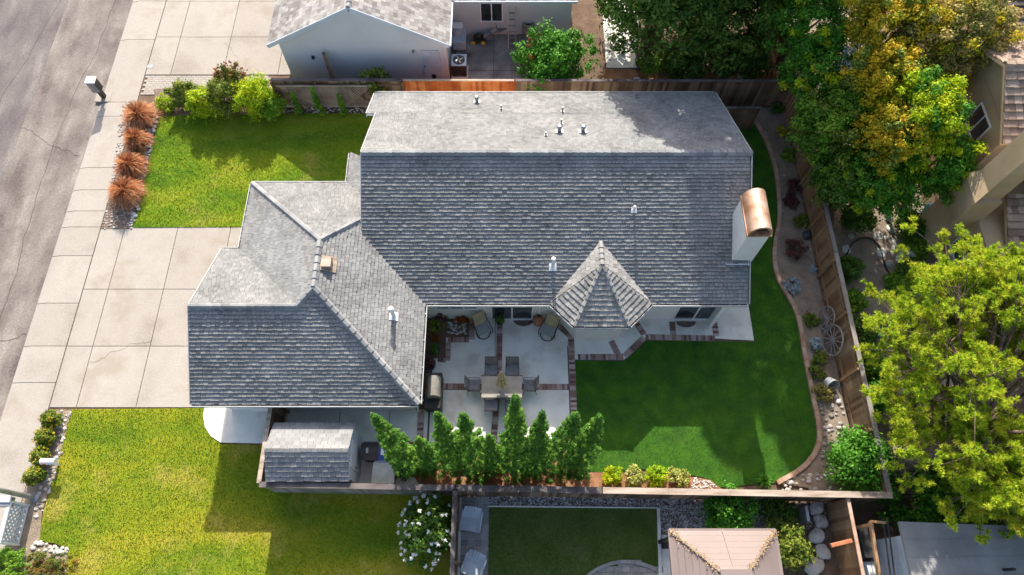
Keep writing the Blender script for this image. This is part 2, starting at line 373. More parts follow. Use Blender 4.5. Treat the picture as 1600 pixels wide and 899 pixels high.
def shrub(name, label, px, py, r, h, leaf='leaf_mid', n=26, per=60, size=.07, group=None, cat='shrub', base_h=0, ry=None, stem=True, flower=None, shell=.55):
    """px,py: pixel of the shrub's middle height"""
    zc = h * .5 + base_h; p = at(px, py, zc); ry = ry or r
    t = thing(name, label, cat, (p.x, p.y, base_h), group)
    V, F = clump_cloud(ellipsoid_clumps((p.x, p.y, zc), (r * .82, ry * .82, h * .45), n, min(r, ry) * .3, low=-.7, shell=shell), per, size); V[:, 2] = np.maximum(V[:, 2], base_h + .01)
    arr_obj('foliage', V, F, leaf, t)
    if stem:
        m = MB()
        for k in range(5):
            a = k * 1.3; m.tube([(p.x, p.y, base_h - .05), (p.x + math.cos(a) * r * .3, p.y + math.sin(a) * ry * .3, base_h + h * .35), (p.x + math.cos(a) * r * .6, p.y + math.sin(a) * ry * .6, base_h + h * .65)], [.03, .022, .01], 5)
        m.build('stem', 'bark', t)
    if flower:
        fm, fn, fs = flower; C = np.array([q[:3] for q in ellipsoid_clumps((p.x, p.y, zc), (r, ry, h * .52), fn, .1, shell=.93, low=0, noise=.08)])
        V, F = clump_cloud([(c[0], c[1], c[2], fs * .8) for c in C], 6, fs); arr_obj('flowers', V, F, fm, t)
    return t
def spiky(name, label, px, py, r, h, leaf, n=420, wid=.018, group=None, cat='ornamental grass', droop=.5, base_h=0):
    p = at(px, py, base_h + h * .5); t = thing(name, label, cat, (p.x, p.y, base_h), group)
    a = rng.uniform(0, 2 * np.pi, n); el = rng.uniform(.15, 1, n) ** .8; L = rng.uniform(.7, 1.1, n)
    dirh = np.stack([np.cos(a), np.sin(a), 0 * a], 1); o = np.array([p.x, p.y, base_h]) + dirh * (r * .12 * rng.uniform(0, 1, (n, 1)))
    mid = o + dirh * (r * .5 * (1.15 - el) * L)[:, None] + np.array([0, 0, 1]) * (h * .75 * (.5 + .5 * el) * L)[:, None]
    tip = o + dirh * (r * (1.15 - el * .9) * L)[:, None] + np.array([0, 0, 1]) * (h * (el - droop * (1 - el) * .4) * L).clip(.03)[:, None]
    s = np.stack([-np.sin(a), np.cos(a), 0 * a], 1) * wid
    V = np.stack([o - s, o + s, mid + s, mid - s, tip + s * .3, tip - s * .3], 1).reshape(-1, 3)
    i = np.arange(n)[:, None] * 6; F = np.concatenate([i + np.array([[0, 1, 2, 3]]), i + np.array([[3, 2, 4, 5]])])
    arr_obj('blades', V, F, leaf, t); return t
def in_poly(P, X, Y):
    r = np.zeros(len(X), bool); n = len(P)
    for i in range(n):
        x0, y0 = P[i]; x1, y1 = P[(i + 1) % n]
        if y0 == y1: continue
        c = ((y0 > Y) != (y1 > Y)) & (X < (x1 - x0) * (Y - y0) / (y1 - y0) + x0); r ^= c
    return r
def scatter_pts(P, dens):
    P = [tuple(p) for p in P]; xs = [p[0] for p in P]; ys = [p[1] for p in P]
    A = (max(xs) - min(xs)) * (max(ys) - min(ys)); n = int(A * dens)
    X = rng.uniform(min(xs), max(xs), n); Y = rng.uniform(min(ys), max(ys), n); k = in_poly(P, X, Y); return X[k], Y[k]
def grass_blades(P, z, dens, hgt, wid, m, name='grass', label='short mown grass blades over a lawn'):
    X, Y = scatter_pts(P, dens); n = len(X); a = rng.uniform(0, 2 * np.pi, n); h = hgt * rng.uniform(.5, 1.3, n)
    o = np.stack([X, Y, np.full(n, z)], 1); s = np.stack([np.cos(a), np.sin(a), 0 * a], 1) * (wid / 2)
    b = rng.uniform(0, 2 * np.pi, n); l = np.stack([np.cos(b), np.sin(b), 0 * b], 1) * (h * rng.uniform(.2, 1.1, n))[:, None]; up = np.stack([0 * h, 0 * h, h], 1)
    V = np.stack([o - s, o + s, o + l + up], 1).reshape(-1, 3); F = np.arange(3 * n).reshape(-1, 3)
    o = arr_obj(name, V, F, m); return tag(o, label, 'grass', kind='stuff')
def stones(P, z, dens, r0, r1, m, name, label, fl=.6):
    X, Y = scatter_pts(P, dens); b = MB()
    for x, y in zip(X, Y): b.rock((x, y, z), random.uniform(r0, r1), fl)
    return tag(b.build(name, m), label, name.replace('_', ' '), kind='stuff')
# ================================================================ GROUND
struct(MB().prism([(-160, -120), (160, -120), (160, 200), (-160, 200)], -.4, -.16).build('terrain', 'soil'))
struct(MB().prism([(-29.5, -110), (-20.5, -110), (-20.5, 190), (-29.5, 190)], -.3, -.09).build('road', 'asphalt'))
struct(MB().prism([(-29.49, -110), (-24.0, -110), (-24.0, 190), (-29.49, 190)], -.3, -.085).build('road_lane', 'asphalt_old'))
# far side of the street and the block's soil
struct(MB().prism([(-60, -100), (-31.5, -100), (-31.5, 180), (-60, 180)], -.3, -.02).build('far_verge', 'lawn_back'))
struct(MB().prism([(-31.5, -100), (-29.5, -100), (-29.5, 180), (-31.5, 180)], -.3, .0).build('far_pavement', 'concrete'))
# yard soil with everything else laid on it
struct(MB().prism([(-18.66, -100), (90, -100), (90, 150), (-18.66, 150)], -.3, -.03).build('ground', 'soil'))

# pavement: rolled kerb + walk slabs
m = MB(); k = MB()
ys = [-40]
joints = sorted([at(60, py).y for py in (899, 832, 770, 598, 541, 474, 400, 355, 330, 297, 262, 182, 160, 62, 2)])
y = -60
allj = [-60 + 2.9 * i for i in range(20)]; allj = [q for q in allj if q < joints[0] - 1] + joints + [joints[-1] + 2.9 * (i + 1) for i in range(25)]
for a, b in zip(allj[:-1], allj[1:]):
    if b - a < .1: continue
    m.bx(-20.08, -18.66, a + .012, b - .012, -.25, .012)
    k.poly([(-20.5, a + .012, -.085), (-20.08, a + .012, .008), (-20.08, b - .012, .008), (-20.5, b - .012, -.085)])
    k.poly([(-20.5, a + .012, -.3), (-20.5, a + .012, -.085), (-20.5, b - .012, -.085), (-20.5, b - .012, -.3)])
struct(m.build('pavement', 'concrete')); struct(k.build('kerb', 'concrete'))
struct(MB().bx(-20.49, -18.67, -100, 150, -.3, -.12).build('pavement_base', 'joint'))
# driveway of the main house
dy0, dy1 = at(150, 637).y, at(250, 355).y
def slabs(xs, ys_, z=.0, m_='concrete', name='driveway', gap=.014, th=.16):
    m = MB()
    for a, b in zip(xs[:-1], xs[1:]):
        for c, d in zip(ys_[:-1], ys_[1:]): m.bx(a + gap, b - gap, c + gap, d - gap, z - th, z)
    o = m.build(name, m_); struct(o)
    struct(MB().bx(xs[0] + .02, xs[-1] - .02, ys_[0] + .02, ys_[-1] - .02, z - th - .03, z - .035).build(name + '_base', 'joint')); return o
slabs([-18.64, -17.55, -15.15, -12.75, -10.6], [dy0, at(100, 541).y, at(130, 452).y, dy1])
# neighbour's driveway at the top
ny = at(250, 117).y
slabs([-18.64, -17.35, -14.7, -11.9, -9.5], [ny, at(250, 58).y, at(250, 2).y, 33, 37], .0)
# stamped strip of pavers beside it
m = MB(); yy = ny - .05; r_ = 0
while yy > ny - 1.15:
    xx = -18.6 + (.13 if r_ % 2 else 0)
    while xx < -12.4: m.bx(xx + .006, xx + .254, yy - .13, yy - .006, -.1, -.002); xx += .26
    yy -= .136; r_ += 1
struct(m.build('paver_strip', 'concrete'))

def flat(name, pts, z, mm, z0=-.2, xmin=-18.64):
    return struct(MB().prism([(max(p[0], xmin), p[1]) for p in pts], z0, z).build(name, mm))
# front lawns
LN = [g2(250, 182), g2(300, 180), g2(440, 178), g2(600, 178), (-5.6, 15.0), (-10.4, dy1 + .03), g2(208, 356)]
flat('front_lawn', LN, .02, 'lawn_front')
grass_blades(LN, .02, 700, .05, .022, 'blade_front', label='sunlit mown grass on the lawn above the driveway')
LS = [g2(112, 640), (-12.2, dy0 - .03), g2(321, 668), g2(345, 694), (-9.12, at(400, 696).y), (-9.1, 3.9), (-2.2, 3.7), (-2.2, -6), (-18.5, -6), g2(105, 899), g2(105, 862), g2(90, 850), g2(62, 845), g2(68, 800), g2(92, 720)]
flat('south_lawn', LS, .02, 'lawn_south')
grass_blades([p for p in LS if True], .02, 620, .05, .024, 'blade_front', label='yellowish mown grass on the large lawn below the driveway')
flat('porch_slab', [g2(345, 692)] + [g2(*p) for p in ((330, 682), (321, 668), (318, 650), (320, 638))] + [(-9.0, 7.2), (-9.0, at(400, 694).y)], .05, 'concrete_grey')
# side-yard slab by the shed
m = MB()
sx = [-9.0, -7.0, -4.95, -3.2]; sy = [3.9, 5.9, 7.2]
slabs([-9.0, -6.9, -4.9, -3.35], [3.85, 5.6, 7.0], .0, 'concrete_grey', 'side_yard')
# patio
pN = 11.2; pS = at(800, 692).y
slabs([-3.3, at(778, 560).x - .12, at(893, 560).x - .15], [pS, at(780, 604).y - .14, pN], .003, 'concrete_grey', 'patio')
flat('bay_walk', [g2(893, 562), g2(975, 562), g2(1010, 527), g2(1118, 529), (10.17, 9.97), (10.17, 13.3), (8.6, 13.3), (8.6, 11.1), (2.0, 11.1)], .002, 'concrete_grey')
# brick bands
bm_ = MB(); mo = MB()
def band(a, b, w=.24, z=.012):
    a = Vector(a[:2]); b = Vector(b[:2]); d = (b - a); L = d.length; d.normalize(); n_ = Vector((-d.y, d.x)); rz = math.atan2(d.y, d.x)
    c = (a + b) / 2; mo.box((c.x, c.y, z - .012 - .035), (L, w + .02, .08), rz)
    k = max(1, int(L / .1))
    for i in range(k):
        p = a + d * (L * (i + .5) / k); bm_.box((p.x + random.uniform(-.003, .003), p.y, z - .045 + random.uniform(0, .004)), (L / k - .012, w - random.uniform(0, .01), .1), rz)
XB = at(895, 600).x
band(g2(781, 497), g2(779, 604)); band(g2(777, 612), g2(771, 692)); band(g2(692, 604), g2(890, 605)); band((XB, at(893, 527).y), (XB, at(899, 660).y))
band(g2(893, 527), g2(872, 508)); band(g2(903, 558), g2(974, 558)); band(g2(976, 557), g2(1006, 528)); band(g2(1009, 527), g2(1117, 529), z=.0135)
band(g2(1116, 502), g2(1119, 525)); band(g2(1050, 503), g2(1052, 524)); band(g2(993, 503), g2(1006, 523)); band(g2(955, 533), g2(966, 555))
band(g2(736, 488), g2(737, 531)); band(g2(700, 531), g2(733, 531)); band(g2(700, 535), g2(699, 564)); band(g2(684, 561), g2(697, 562)); band(g2(658, 640), g2(656, 690))
struct(bm_.build('brick_bands', 'brick')); struct(mo.build('mortar_bed', 'mortar'))
# planter in the patio corner
PL = [g2(668, 484), g2(733, 484), g2(733, 527), g2(697, 528), g2(696, 560), g2(668, 560)]
flat('planter_bed', PL, .03, 'soil')
# back turf
edge_px = [(1168, 172), (1180, 195), (1196, 225), (1208, 260), (1213, 300), (1215, 345), (1208, 375), (1205, 405), (1212, 440), (1235, 475), (1246, 505), (1252, 550), (1260, 590), (1268, 630), (1275, 665), (1277, 688), (1268, 712), (1248, 734), (1210, 755)]
EDGE = [g2(*p) for p in edge_px]
TF = EDGE + [g2(1180, 757), g2(1125, 762), g2(1110, 750), g2(1088, 744), g2(1050, 738), g2(1000, 733), g2(950, 738), g2(908, 738), g2(902, 690), (XB + .13, at(899, 658).y), (XB + .13, at(899, 562).y - .03), g2(976, 565), g2(1011, 532), (10.2, 9.9), (10.2, 13.3), (8.9, 13.3), (8.9, 22.0)]
flat('back_lawn', TF, .015, 'turf')
grass_blades(TF, .015, 700, .035, .016, 'blade_turf', label='dense short green turf of the back lawn')
# curved brick/timber edging
def ribbon(name, pts, w, z0, z1, mm, seg=True):
    m = MB(); P = [Vector(p) for p in pts]; Q = []
    for a, b in zip(P[:-1], P[1:]):
        k = max(1, int((b - a).length / .22))
        for i in range(k): Q.append(a.lerp(b, i / k))
    Q.append(P[-1])
    for i in range(2, len(Q) - 2): pass
    for a, b in zip(Q[:-1], Q[1:]):
        c = (a + b) / 2; d = b - a; m.box((c.x, c.y, (z0 + z1) / 2 + random.uniform(-.004, .004)), (d.length * .97, w, z1 - z0), math.atan2(d.y, d.x))
    return m
def smooth(pts, it=2):
    for _ in range(it):
        o = [pts[0]]
        for a, b in zip(pts[:-1], pts[1:]):
            o += [(a[0] * .75 + b[0] * .25, a[1] * .75 + b[1] * .25), (a[0] * .25 + b[0] * .75, a[1] * .25 + b[1] * .75)]
        o.append(pts[-1]); pts = o
    return pts
ES = smooth(EDGE)
tag(ribbon('e', [(x + .08, y) for x, y in ES], .17, -.1, .13, 'edging').build('garden_edging', 'edging'), 'curved low brick edging between the back lawn and the fence bed', 'garden edging')
# bed by the east fence
BED = [(x + .16, y) for x, y in ES] + [(13.4, 3.6), (13.4, 22.2), (10.3, 22.2)]
flat('fence_bed', BED, .04, 'soil_pale')
BR = [(x + .2, y) for x, y in ES if y < 7.2] + [g2(1210, 766), g2(1280, 772), (13.3, 3.6), (13.3, 7.2)]
stones(BR, .05, 22, .05, .13, 'rock', 'rubble', 'pale and tan rubble stones in the corner bed below the round bush')
stones([(x + .25, y) for x, y in ES if y > 13.5] + [(13.3, 21), (13.3, 13.5)], .05, 14, .03, .08, 'rock', 'rubble', 'small stones strewn along the upper bed by the fence')
# soil strip under the cypresses and shrubs
CY = [g2(640, 735), g2(640, 690), g2(700, 695), g2(880, 693), g2(903, 730), g2(950, 740), g2(1085, 746), g2(1110, 750), g2(1128, 764), g2(1128, 775), (-3.3, 3.75)]
flat('tree_strip', CY, .01, 'soil_orange')
stones([g2(1085, 746), g2(1108, 752), g2(1124, 763), g2(1080, 766)], .02, 260, .025, .05, 'rock_pale', 'pebbles', 'patch of pale pebbles beside the yellow shrubs')
# front beds
FB = [g2(190, 160), g2(245, 175), g2(235, 250), g2(212, 330), g2(206, 358), g2(158, 358), g2(172, 300), g2(182, 230)]
flat('front_bed', FB, .012, 'mulch')
stones(FB, .015, 60, .03, .07, 'rock', 'gravel', 'brownish gravel around the red ornamental grasses')
stones([g2(230, 200), g2(248, 180), g2(212, 352), g2(203, 352)], .03, 40, .06, .11, 'rock_pale', 'edge_stones', 'row of pale stones edging the upper front lawn')
FT = [g2(245, 165), g2(570, 165), g2(600, 120), (-11.4, 22.5), g2(420, 128), g2(240, 140)]
flat('shrub_bed', FT, .012, 'mulch')
stones([g2(435, 164), g2(572, 164), g2(572, 178), g2(435, 177)], .03, 70, .03, .08, 'rock', 'gravel', 'dim stones below the lattice fence')
SB = [g2(75, 642), g2(112, 642), g2(92, 720), g2(66, 800), g2(62, 845), g2(105, 862), g2(105, 899), g2(-20, 910), g2(0, 840), g2(20, 800), g2(35, 760)]
flat('kerb_bed', SB, .012, 'soil_pale')
stones([g2(92, 642), g2(112, 642), g2(94, 720), g2(68, 800), g2(50, 820), g2(62, 760), g2(78, 700)], .02, 55, .04, .1, 'rock', 'rubble', 'tan stones along the strip between round shrubs and lawn')
stones([g2(48, 848), g2(64, 846), g2(108, 856), g2(106, 868), g2(50, 860)], .03, 60, .05, .11, 'rock_pale', 'rubble', 'white rocks between the lawn corner and clipped red hedge')

# southern neighbour's yard (beyond the long fence)
NY = -8
flat('neighbour_yard', [(-1.95, 3.45), (13, 3.3), (13, NY), (-1.95, NY)], -.01, 'soil')
flat('neighbour_path', [g2(715, 776), g2(762, 776), g2(762, 910), g2(715, 910)], -.004, 'concrete_grey')
m = MB(); yy = at(735, 776).y
while yy > -3:
    for xx in np.arange(-1.9, -.95, .26): m.bx(xx + .006, xx + .25, yy - .25, yy - .006, -.1, .012 + random.uniform(0, .004))
    yy -= .256
struct(m.build('paver_path', 'paver'))
NL = [g2(762, 791), g2(1027, 794), g2(1030, 880), g2(1030, 930), (-.9, -3)]
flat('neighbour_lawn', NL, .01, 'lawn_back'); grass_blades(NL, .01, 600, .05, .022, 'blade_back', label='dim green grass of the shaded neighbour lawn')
stones([g2(762, 775), g2(1200, 778), g2(1200, 826), g2(1045, 826), g2(1035, 860), g2(1030, 794), g2(762, 790)], .0, 520, .018, .042, 'gravel', 'gravel', 'grey and white gravel border between long fence and shaded lawn')
stones([g2(1045, 777), g2(1290, 779), g2(1290, 826), g2(1045, 826)], .0, 60, .03, .06, 'gravel', 'gravel', 'coarser grey gravel behind the gazebo roof')
flat('lawn_curb', [g2(762, 790.5), g2(1027, 793), g2(1027, 795), g2(762, 792.5)], .05, 'concrete_grey')
flat('lawn_curb', [g2(1026, 794), g2(1031, 794), g2(1034, 900), g2(1029, 900)], .05, 'concrete_grey')
# round paver area
m = MB(); cx, cy = at(985, 990).x, at(985, 990).y; rr = at(985, 878).y - cy
y0 = cy
for i in range(-20, 20):
    for j in range(-20, 20):
        x = cx + i * .3 + (.15 if j % 2 else 0); y = cy + j * .22
        if (x - cx) ** 2 + ((y - cy)) ** 2 < (rr - .1) ** 2 and x < at(1025, 899).x: m.bx(x + .005, x + .295, y + .005, y + .215, -.1, .028)
struct(m.build('round_patio', 'paver'))
m = MB()
for i in range(40):
    a = math.pi * i / 40; a2 = math.pi * (i + 1) / 40
    p, q = (cx + rr * math.cos(a), cy + rr * math.sin(a)), (cx + rr * math.cos(a2), cy + rr * math.sin(a2))
    if max(p[0], q[0]) < at(1027, 899).x: m.bar((p[0], p[1], .02), (q[0], q[1], .02), .12, .1)
struct(m.build('round_patio_edge', 'paver'))
flat('gazebo_pad', [g2(1034, 836), g2(1120, 836), (9.5, 1.8), (9.5, -3), (5.0, -3), g2(1034, 930)], .006, 'concrete_grey')

# top neighbour's back yard
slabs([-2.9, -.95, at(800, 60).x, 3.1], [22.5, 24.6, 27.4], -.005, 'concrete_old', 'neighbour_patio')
slabs([at(945, 80).x, at(1003, 80).x], [at(960, 107).y, at(960, 53).y, at(960, 25).y, 32], .03, 'concrete_grey', 'garden_path', gap=.02)
flat('tree_soil', [(3.2, 22.5), (13.4, 22.5), (13.4, 34), (3.2, 34)], -.02, 'soil')
flat('painted_sun_patch', smooth([g2(940, 124), g2(948, 100), g2(985, 108), g2(1030, 118), g2(1050, 126)], 2), -.01, 'soil_orange')  # orange patch paints sunlit ground onto the dark soil
flat('painted_sun_patch', smooth([g2(1165, 126), g2(1180, 110), g2(1225, 108), g2(1240, 126)], 2), -.01, 'soil_orange')  # second patch of sunlit soil, put in as orange colour
# eastern neighbour: patio and soil
flat('east_garden', [(13.6, 3.6), (19, 3.6), (19, 30), (13.6, 30)], -.015, 'soil_pale')
ppx = [(1318, 400), (1340, 372), (1385, 362), (1425, 385), (1440, 430), (1420, 500), (1380, 530), (1340, 510), (1322, 460)]
flat('east_patio', [g2(*p) for p in ppx], .0, 'soil_pale')
m = MB(); pc = at(1362, 430)
m2 = smooth([g2(*p) for p in ((1322, 400), (1330, 380), (1352, 370), (1370, 378), (1378, 400), (1385, 425), (1405, 445), (1425, 450))])
for a, b in zip(m2[:-1], m2[1:]): m.bar((a[0], a[1], .02), (b[0], b[1], .02), .06, .08)
tag(m.build('garden_edging', 'metal_dark'), 'thin dark curved edging strip in the tan neighbour garden', 'garden edging')
m = MB()
for px, py in ((1388, 340), (1392, 357), (1400, 380), (1408, 405), (1385, 372), (1377, 395), (1390, 412), (1410, 402), (1330, 370), (1323, 390), (1415, 425), (1372, 368), (1402, 388)):
    p = at(px, py); m.boulder((p.x, p.y, .0), random.uniform(.12, .26), .25)
struct(m.build('stepping_stones', 'rock_pale'))
# leaf litter / rough ground cover right of the fence

# cracks in the street and the slabs
cr_ = MB()
def crack(a, b, z, w=.016, n=26, amp=.09):
    a, b = Vector(a), Vector(b); d = b - a; nn = Vector((-d.y, d.x)).normalized(); o = 0; P = []
    for i in range(n + 1):
        o += random.uniform(-amp, amp); o *= .93; p = a + d * (i / n) + nn * o; P.append(p)
    for p, q in zip(P[:-1], P[1:]): cr_.bar((p.x, p.y, z), (q.x, q.y, z), w * random.uniform(.5, 1.3), .004)
crack((-21.6, 6), (-22.2, 17), -.086, .022); crack((-22.2, 17), (-21.4, 30), -.086, .02); crack((-24.0, 9), (-20.6, 10.4), -.084, .016); crack((-24.0, 21), (-20.6, 19.6), -.084, .016); crack((-26, 18), (-24.4, 31), -.081, .02)
crack((-17.5, 9.0), (-15.2, 10.1), .003, .009); crack((-14.9, 26.5), (-13.2, 24.2), .003, .009); crack((-13, 12.6), (-12.2, 14.4), .003, .008)
struct(cr_.build('pavement_cracks', 'joint'))
# ================================================================ ROOF TILES
SL = .52
def plane3(p, q, r):
    p, q, r = Vector(p), Vector(q), Vector(r); n = (q - p).cross(r - p).normalized()
    if n.z < 0: n = -n
    return p, n
def clip(poly, a, b, c):  # keep a*s+b*t+c>=0
    out = []
    for i in range(len(poly)):
        p, q = poly[i], poly[(i + 1) % len(poly)]; fp = a * p[0] + b * p[1] + c; fq = a * q[0] + b * q[1] + c
        if fp >= 0: out.append(p)
        if (fp >= 0) != (fq >= 0):
            k = fp / (fp - fq); out.append((p[0] + (q[0] - p[0]) * k, p[1] + (q[1] - p[1]) * k))
    return out
def tiles(mb, deck, P3, polys, pitch=.143, width=.17, butt=.042, lift=.010, gap=.008, jit=.006, th=.12, round_=False, rowjit=0.022):
    """lay courses of separate tiles on a sloping plane (P3: three 3-D points); polys: convex outlines in plan"""
    o, n = plane3(*P3); s = Vector((0, 0, 1)).cross(n).normalized(); t = n.cross(s)
    if t.z < 0: t = -t; s = -s
    def zat(x, y): return o.z - (n.x * (x - o.x) + n.y * (y - o.y)) / n.z
    def loc(x, y):
        d = Vector((x, y, zat(x, y))) - o; return (d.dot(s), d.dot(t))
    allp = [[loc(*p[:2]) for p in P] for P in polys]
    tmin = min(q[1] for P in allp for q in P); tmax = max(q[1] for P in allp for q in P)
    smin = min(q[0] for P in allp for q in P); smax = max(q[0] for P in allp for q in P)
    for P in polys:
        deck.prism([p[:2] for p in P], (lambda x, y: zat(x, y) - th), (lambda x, y: zat(x, y)))
    # orient
    al = []
    for P in allp:
        a = sum(P[i][0] * P[(i + 1) % len(P)][1] - P[(i + 1) % len(P)][0] * P[i][1] for i in range(len(P)))
        al.append(P if a > 0 else P[::-1])
    r = 0; t0 = tmin
    while t0 < tmax:
        s0 = smin - random.random() * width
        if not rowjit: s0 = smin - (width / 2 if r % 2 else 0)
        while s0 < smax:
            wd = width * random.uniform(.85, 1.15) if rowjit else width
            rl = random.uniform(-jit, jit); tj = random.uniform(0, rowjit)
            rect = [(s0 + gap / 2, t0 - tj), (s0 + wd - gap / 2, t0 - tj), (s0 + wd - gap / 2, t0 + pitch), (s0 + gap / 2, t0 + pitch)]
            for P in al:
                c = rect
                for i in range(len(P)):
                    a, b = P[i], P[(i + 1) % len(P)]; ex, ey = b[0] - a[0], b[1] - a[1]; l = math.hypot(ex, ey) + 1e-9
                    slack = .03 if abs(ey) < 1e-4 and ex > 0 else 0.0
                    c = clip(c, -ey / l, ex / l, -(-ey * a[0] + ex * a[1]) / l + slack)
                    if len(c) < 3: break
                if len(c) < 3: continue
                A = abs(sum(c[i][0] * c[(i + 1) % len(c)][1] - c[(i + 1) % len(c)][0] * c[i][1] for i in range(len(c)))) / 2
                if A < .0006: continue
                bt = butt + rl; k = len(c); i0 = len(mb.v)
                def hh(q): return lift + bt * (1 - (q[1] - t0) / pitch)
                for q in c:
                    p = o + s * q[0] + t * q[1] + n * .002; mb.v.append(tuple(p))
                for q in c:
                    p = o + s * q[0] + t * q[1] + n * hh(q); mb.v.append(tuple(p))
                mb.f.append(tuple(range(i0 + k, i0 + 2 * k)))
                for i in range(k):
                    j = (i + 1) % k; mb.f.append((i0 + i, i0 + j, i0 + k + j, i0 + k + i))
            s0 += wd
        t0 += pitch; r += 1
def caps(mb, a, b, w=.24, step=.3, h=.07, up=True):
    """overlapping ridge/hip tiles from low end a to high end b"""
    a, b = Vector(a), Vector(b); d = b - a; L = d.length; d.normalize(); side = d.cross(Vector((0, 0, 1))).normalized(); nn = side.cross(d)
    k = max(1, int(L / step))
    for i in range(k):
        p = a + d * (L * i / k); q = a + d * (L * (i + 1) / k + .05); z0 = .06; z1 = .03; i0 = len(mb.v)
        for P_, z in ((p, z0 + random.uniform(0, .012)), (q, z1)):
            for sx, sz in ((-w / 2, -.05), (-w * .22, h * .8), (w * .22, h * .8), (w / 2, -.05)):
                mb.v.append(tuple(P_ + side * sx + nn * (sz + z)))
        for f in ((0, 1, 5, 4), (1, 2, 6, 5), (2, 3, 7, 6), (3, 2, 1, 0), (4, 5, 6, 7)): mb.f.append(tuple(i0 + q_ for q_ in f))
GUT = []
def gutter(wm, dm, a, b, z, out):
    wm, dm = MB(), MB(); GUT.append((wm, dm))
    """white lip with a dark trough behind, outward direction out=(ox,oy)"""
    a, b = Vector(a[:2]), Vector(b[:2]); o = Vector(out)
    A = a + o * .035; B = b + o * .035; dm.bar((A.x, A.y, z - .06), (B.x, B.y, z - .06), .11, .04)
    A = a + o * .10; B = b + o * .10; wm.bar((A.x, A.y, z - .03), (B.x, B.y, z - .03), .028, .12)
    L = (b - a).length; k = int(L / 1.15)
    for i in range(k + 1):
        p = a.lerp(b, (i + .3) / (k + .6)); wm.bar((p.x - o.x * .02, p.y - o.y * .02, z - .005), (p.x + o.x * .1, p.y + o.y * .1, z - .005), .035, .02)
def window(parent, c, w_, h_, nrm, bars=1, frame='white_paint', glass='glass_dark', name='window', d=.05, fw=.055):
    """framed window standing proud of a wall; c centre on the wall face, nrm outward 2-D"""
    nx, ny = nrm; tx, ty = -ny, nx; c = Vector(c); f = MB()
    def B(u0, u1, z0, z1, d0, d1, mb):
        P = [(c.x + tx * u + nx * dd, c.y + ty * u + ny * dd) for u, dd in ((u0, d0), (u1, d0), (u1, d1), (u0, d1))]; mb.prism(P, c.z + z0, c.z + z1)
    W, Hh = w_ / 2, h_ / 2
    B(-W, W, Hh - fw, Hh, 0, d, f); B(-W - .03, W + .03, -Hh, -Hh + fw, 0, d + .03, f); B(-W, -W + fw, -Hh + fw, Hh - fw, 0, d, f); B(W - fw, W, -Hh + fw, Hh - fw, 0, d, f)
    for i in range(bars):
        u = -W + w_ * (i + 1) / (bars + 1); B(u - fw / 2, u + fw / 2, -Hh + fw, Hh - fw, 0, d - .004, f)
    fo = f.build(name, frame, parent); g = MB(); B(-W + fw * .5, W - fw * .5, -Hh + fw * .5, Hh - fw * .5, .002, .018, g); g.build('pane', glass, fo); return fo
def shed_roof_block(wx0, wx1, wy0, wy1, z): pass

# ================================================================ MAIN HOUSE
E = 2.6
house = thing('bungalow', 'white single-storey house with large grey shingle roof and copper-capped chimney', 'house', (0, 13, 0))
MX0, MX1, RX, RX2 = -5.8, 9.15, -6.2, 0
FE, RY, BE = 10.53, 15.7, 20.87
RZ = E + SL * (RY - FE)
ti = MB(); tw = MB(); dk = MB()
tiles(ti, dk, ((0, FE, E), (1, FE, E), (0, RY, RZ)), [[(-3.4, FE), (1.5, FE), (3.43, 12.62), (3.43, RY), (MX0, RY), (MX0, 12.93)]])
tiles(ti, dk, ((0, FE, E), (1, FE, E), (0, RY, RZ)), [[(5.4, FE), (MX1, FE), (MX1, RY), (3.43, RY), (3.43, 12.62)]])
tiles(ti, dk, ((0, BE, E), (1, BE, E), (0, RY, RZ)), [[(MX0, RY), (MX1 + .05, RY), (MX1 + .05, 18.9), (MX0, 18.9)], [(RX, 18.9), (MX1 + .05, 18.9), (MX1 + .05, BE), (RX, BE)]])
# garage block
GW, GE, GN, GS = -10.96, -3.4, 16.05, 6.55; GX = (GW + GE) / 2; hf = (GE - GW) / 2; AZ = E + SL * hf
YN, YS = GN - hf, GS + hf
tiles(ti, dk, ((GE, 0, E), (GE, 1, E), (GX, 0, AZ)), [[(GE, GS), (GE, FE), (GX, YS)], [(GE, FE), (MX0, 12.93), (GX, YN), (GX, YS)], [(MX0, 12.93), (MX0, YN + (MX0 - GX)), (GX, YN)]])
tiles(ti, dk, ((0, GN, E), (1, GN, E), (0, GN - hf, AZ)), [[(GW, GN), (-6.95, GN), (MX0, 14.9), (MX0, YN + (MX0 - GX)), (GX, YN)]])
tiles(ti, dk, ((-6.95, 0, E), (-6.95, 1, E), (-5.95, 0, E + SL)), [[(-6.95, GN), (MX0, 14.9), (MX0, 16.75), (-6.95, 17.65)]])
WG = -11.7; GRY = 9.725; GNE = 12.9; GRZ = E + SL * (GRY - GS)
tiles(ti, dk, ((GW, 0, E), (GW, 1, E), (GX, 0, AZ)), [[(GW, GNE), (GW, GN), (GX, YN), (GX, YS), (-7.785, GRY)]])
tiles(ti, dk, ((0, GNE, E), (1, GNE, E), (0, GRY, GRZ)), [[(WG, GNE), (GW, GNE), (-7.785, GRY), (WG, GRY)]])
tiles(ti, dk, ((0, GS, E), (1, GS, E), (0, GRY, GRZ)), [[(WG, GS), (-7.785, GS), (-7.785, GRY), (WG, GRY)], [(-7.785, GS), (GE, GS), (GX, YS), (-7.785, GRY)]])
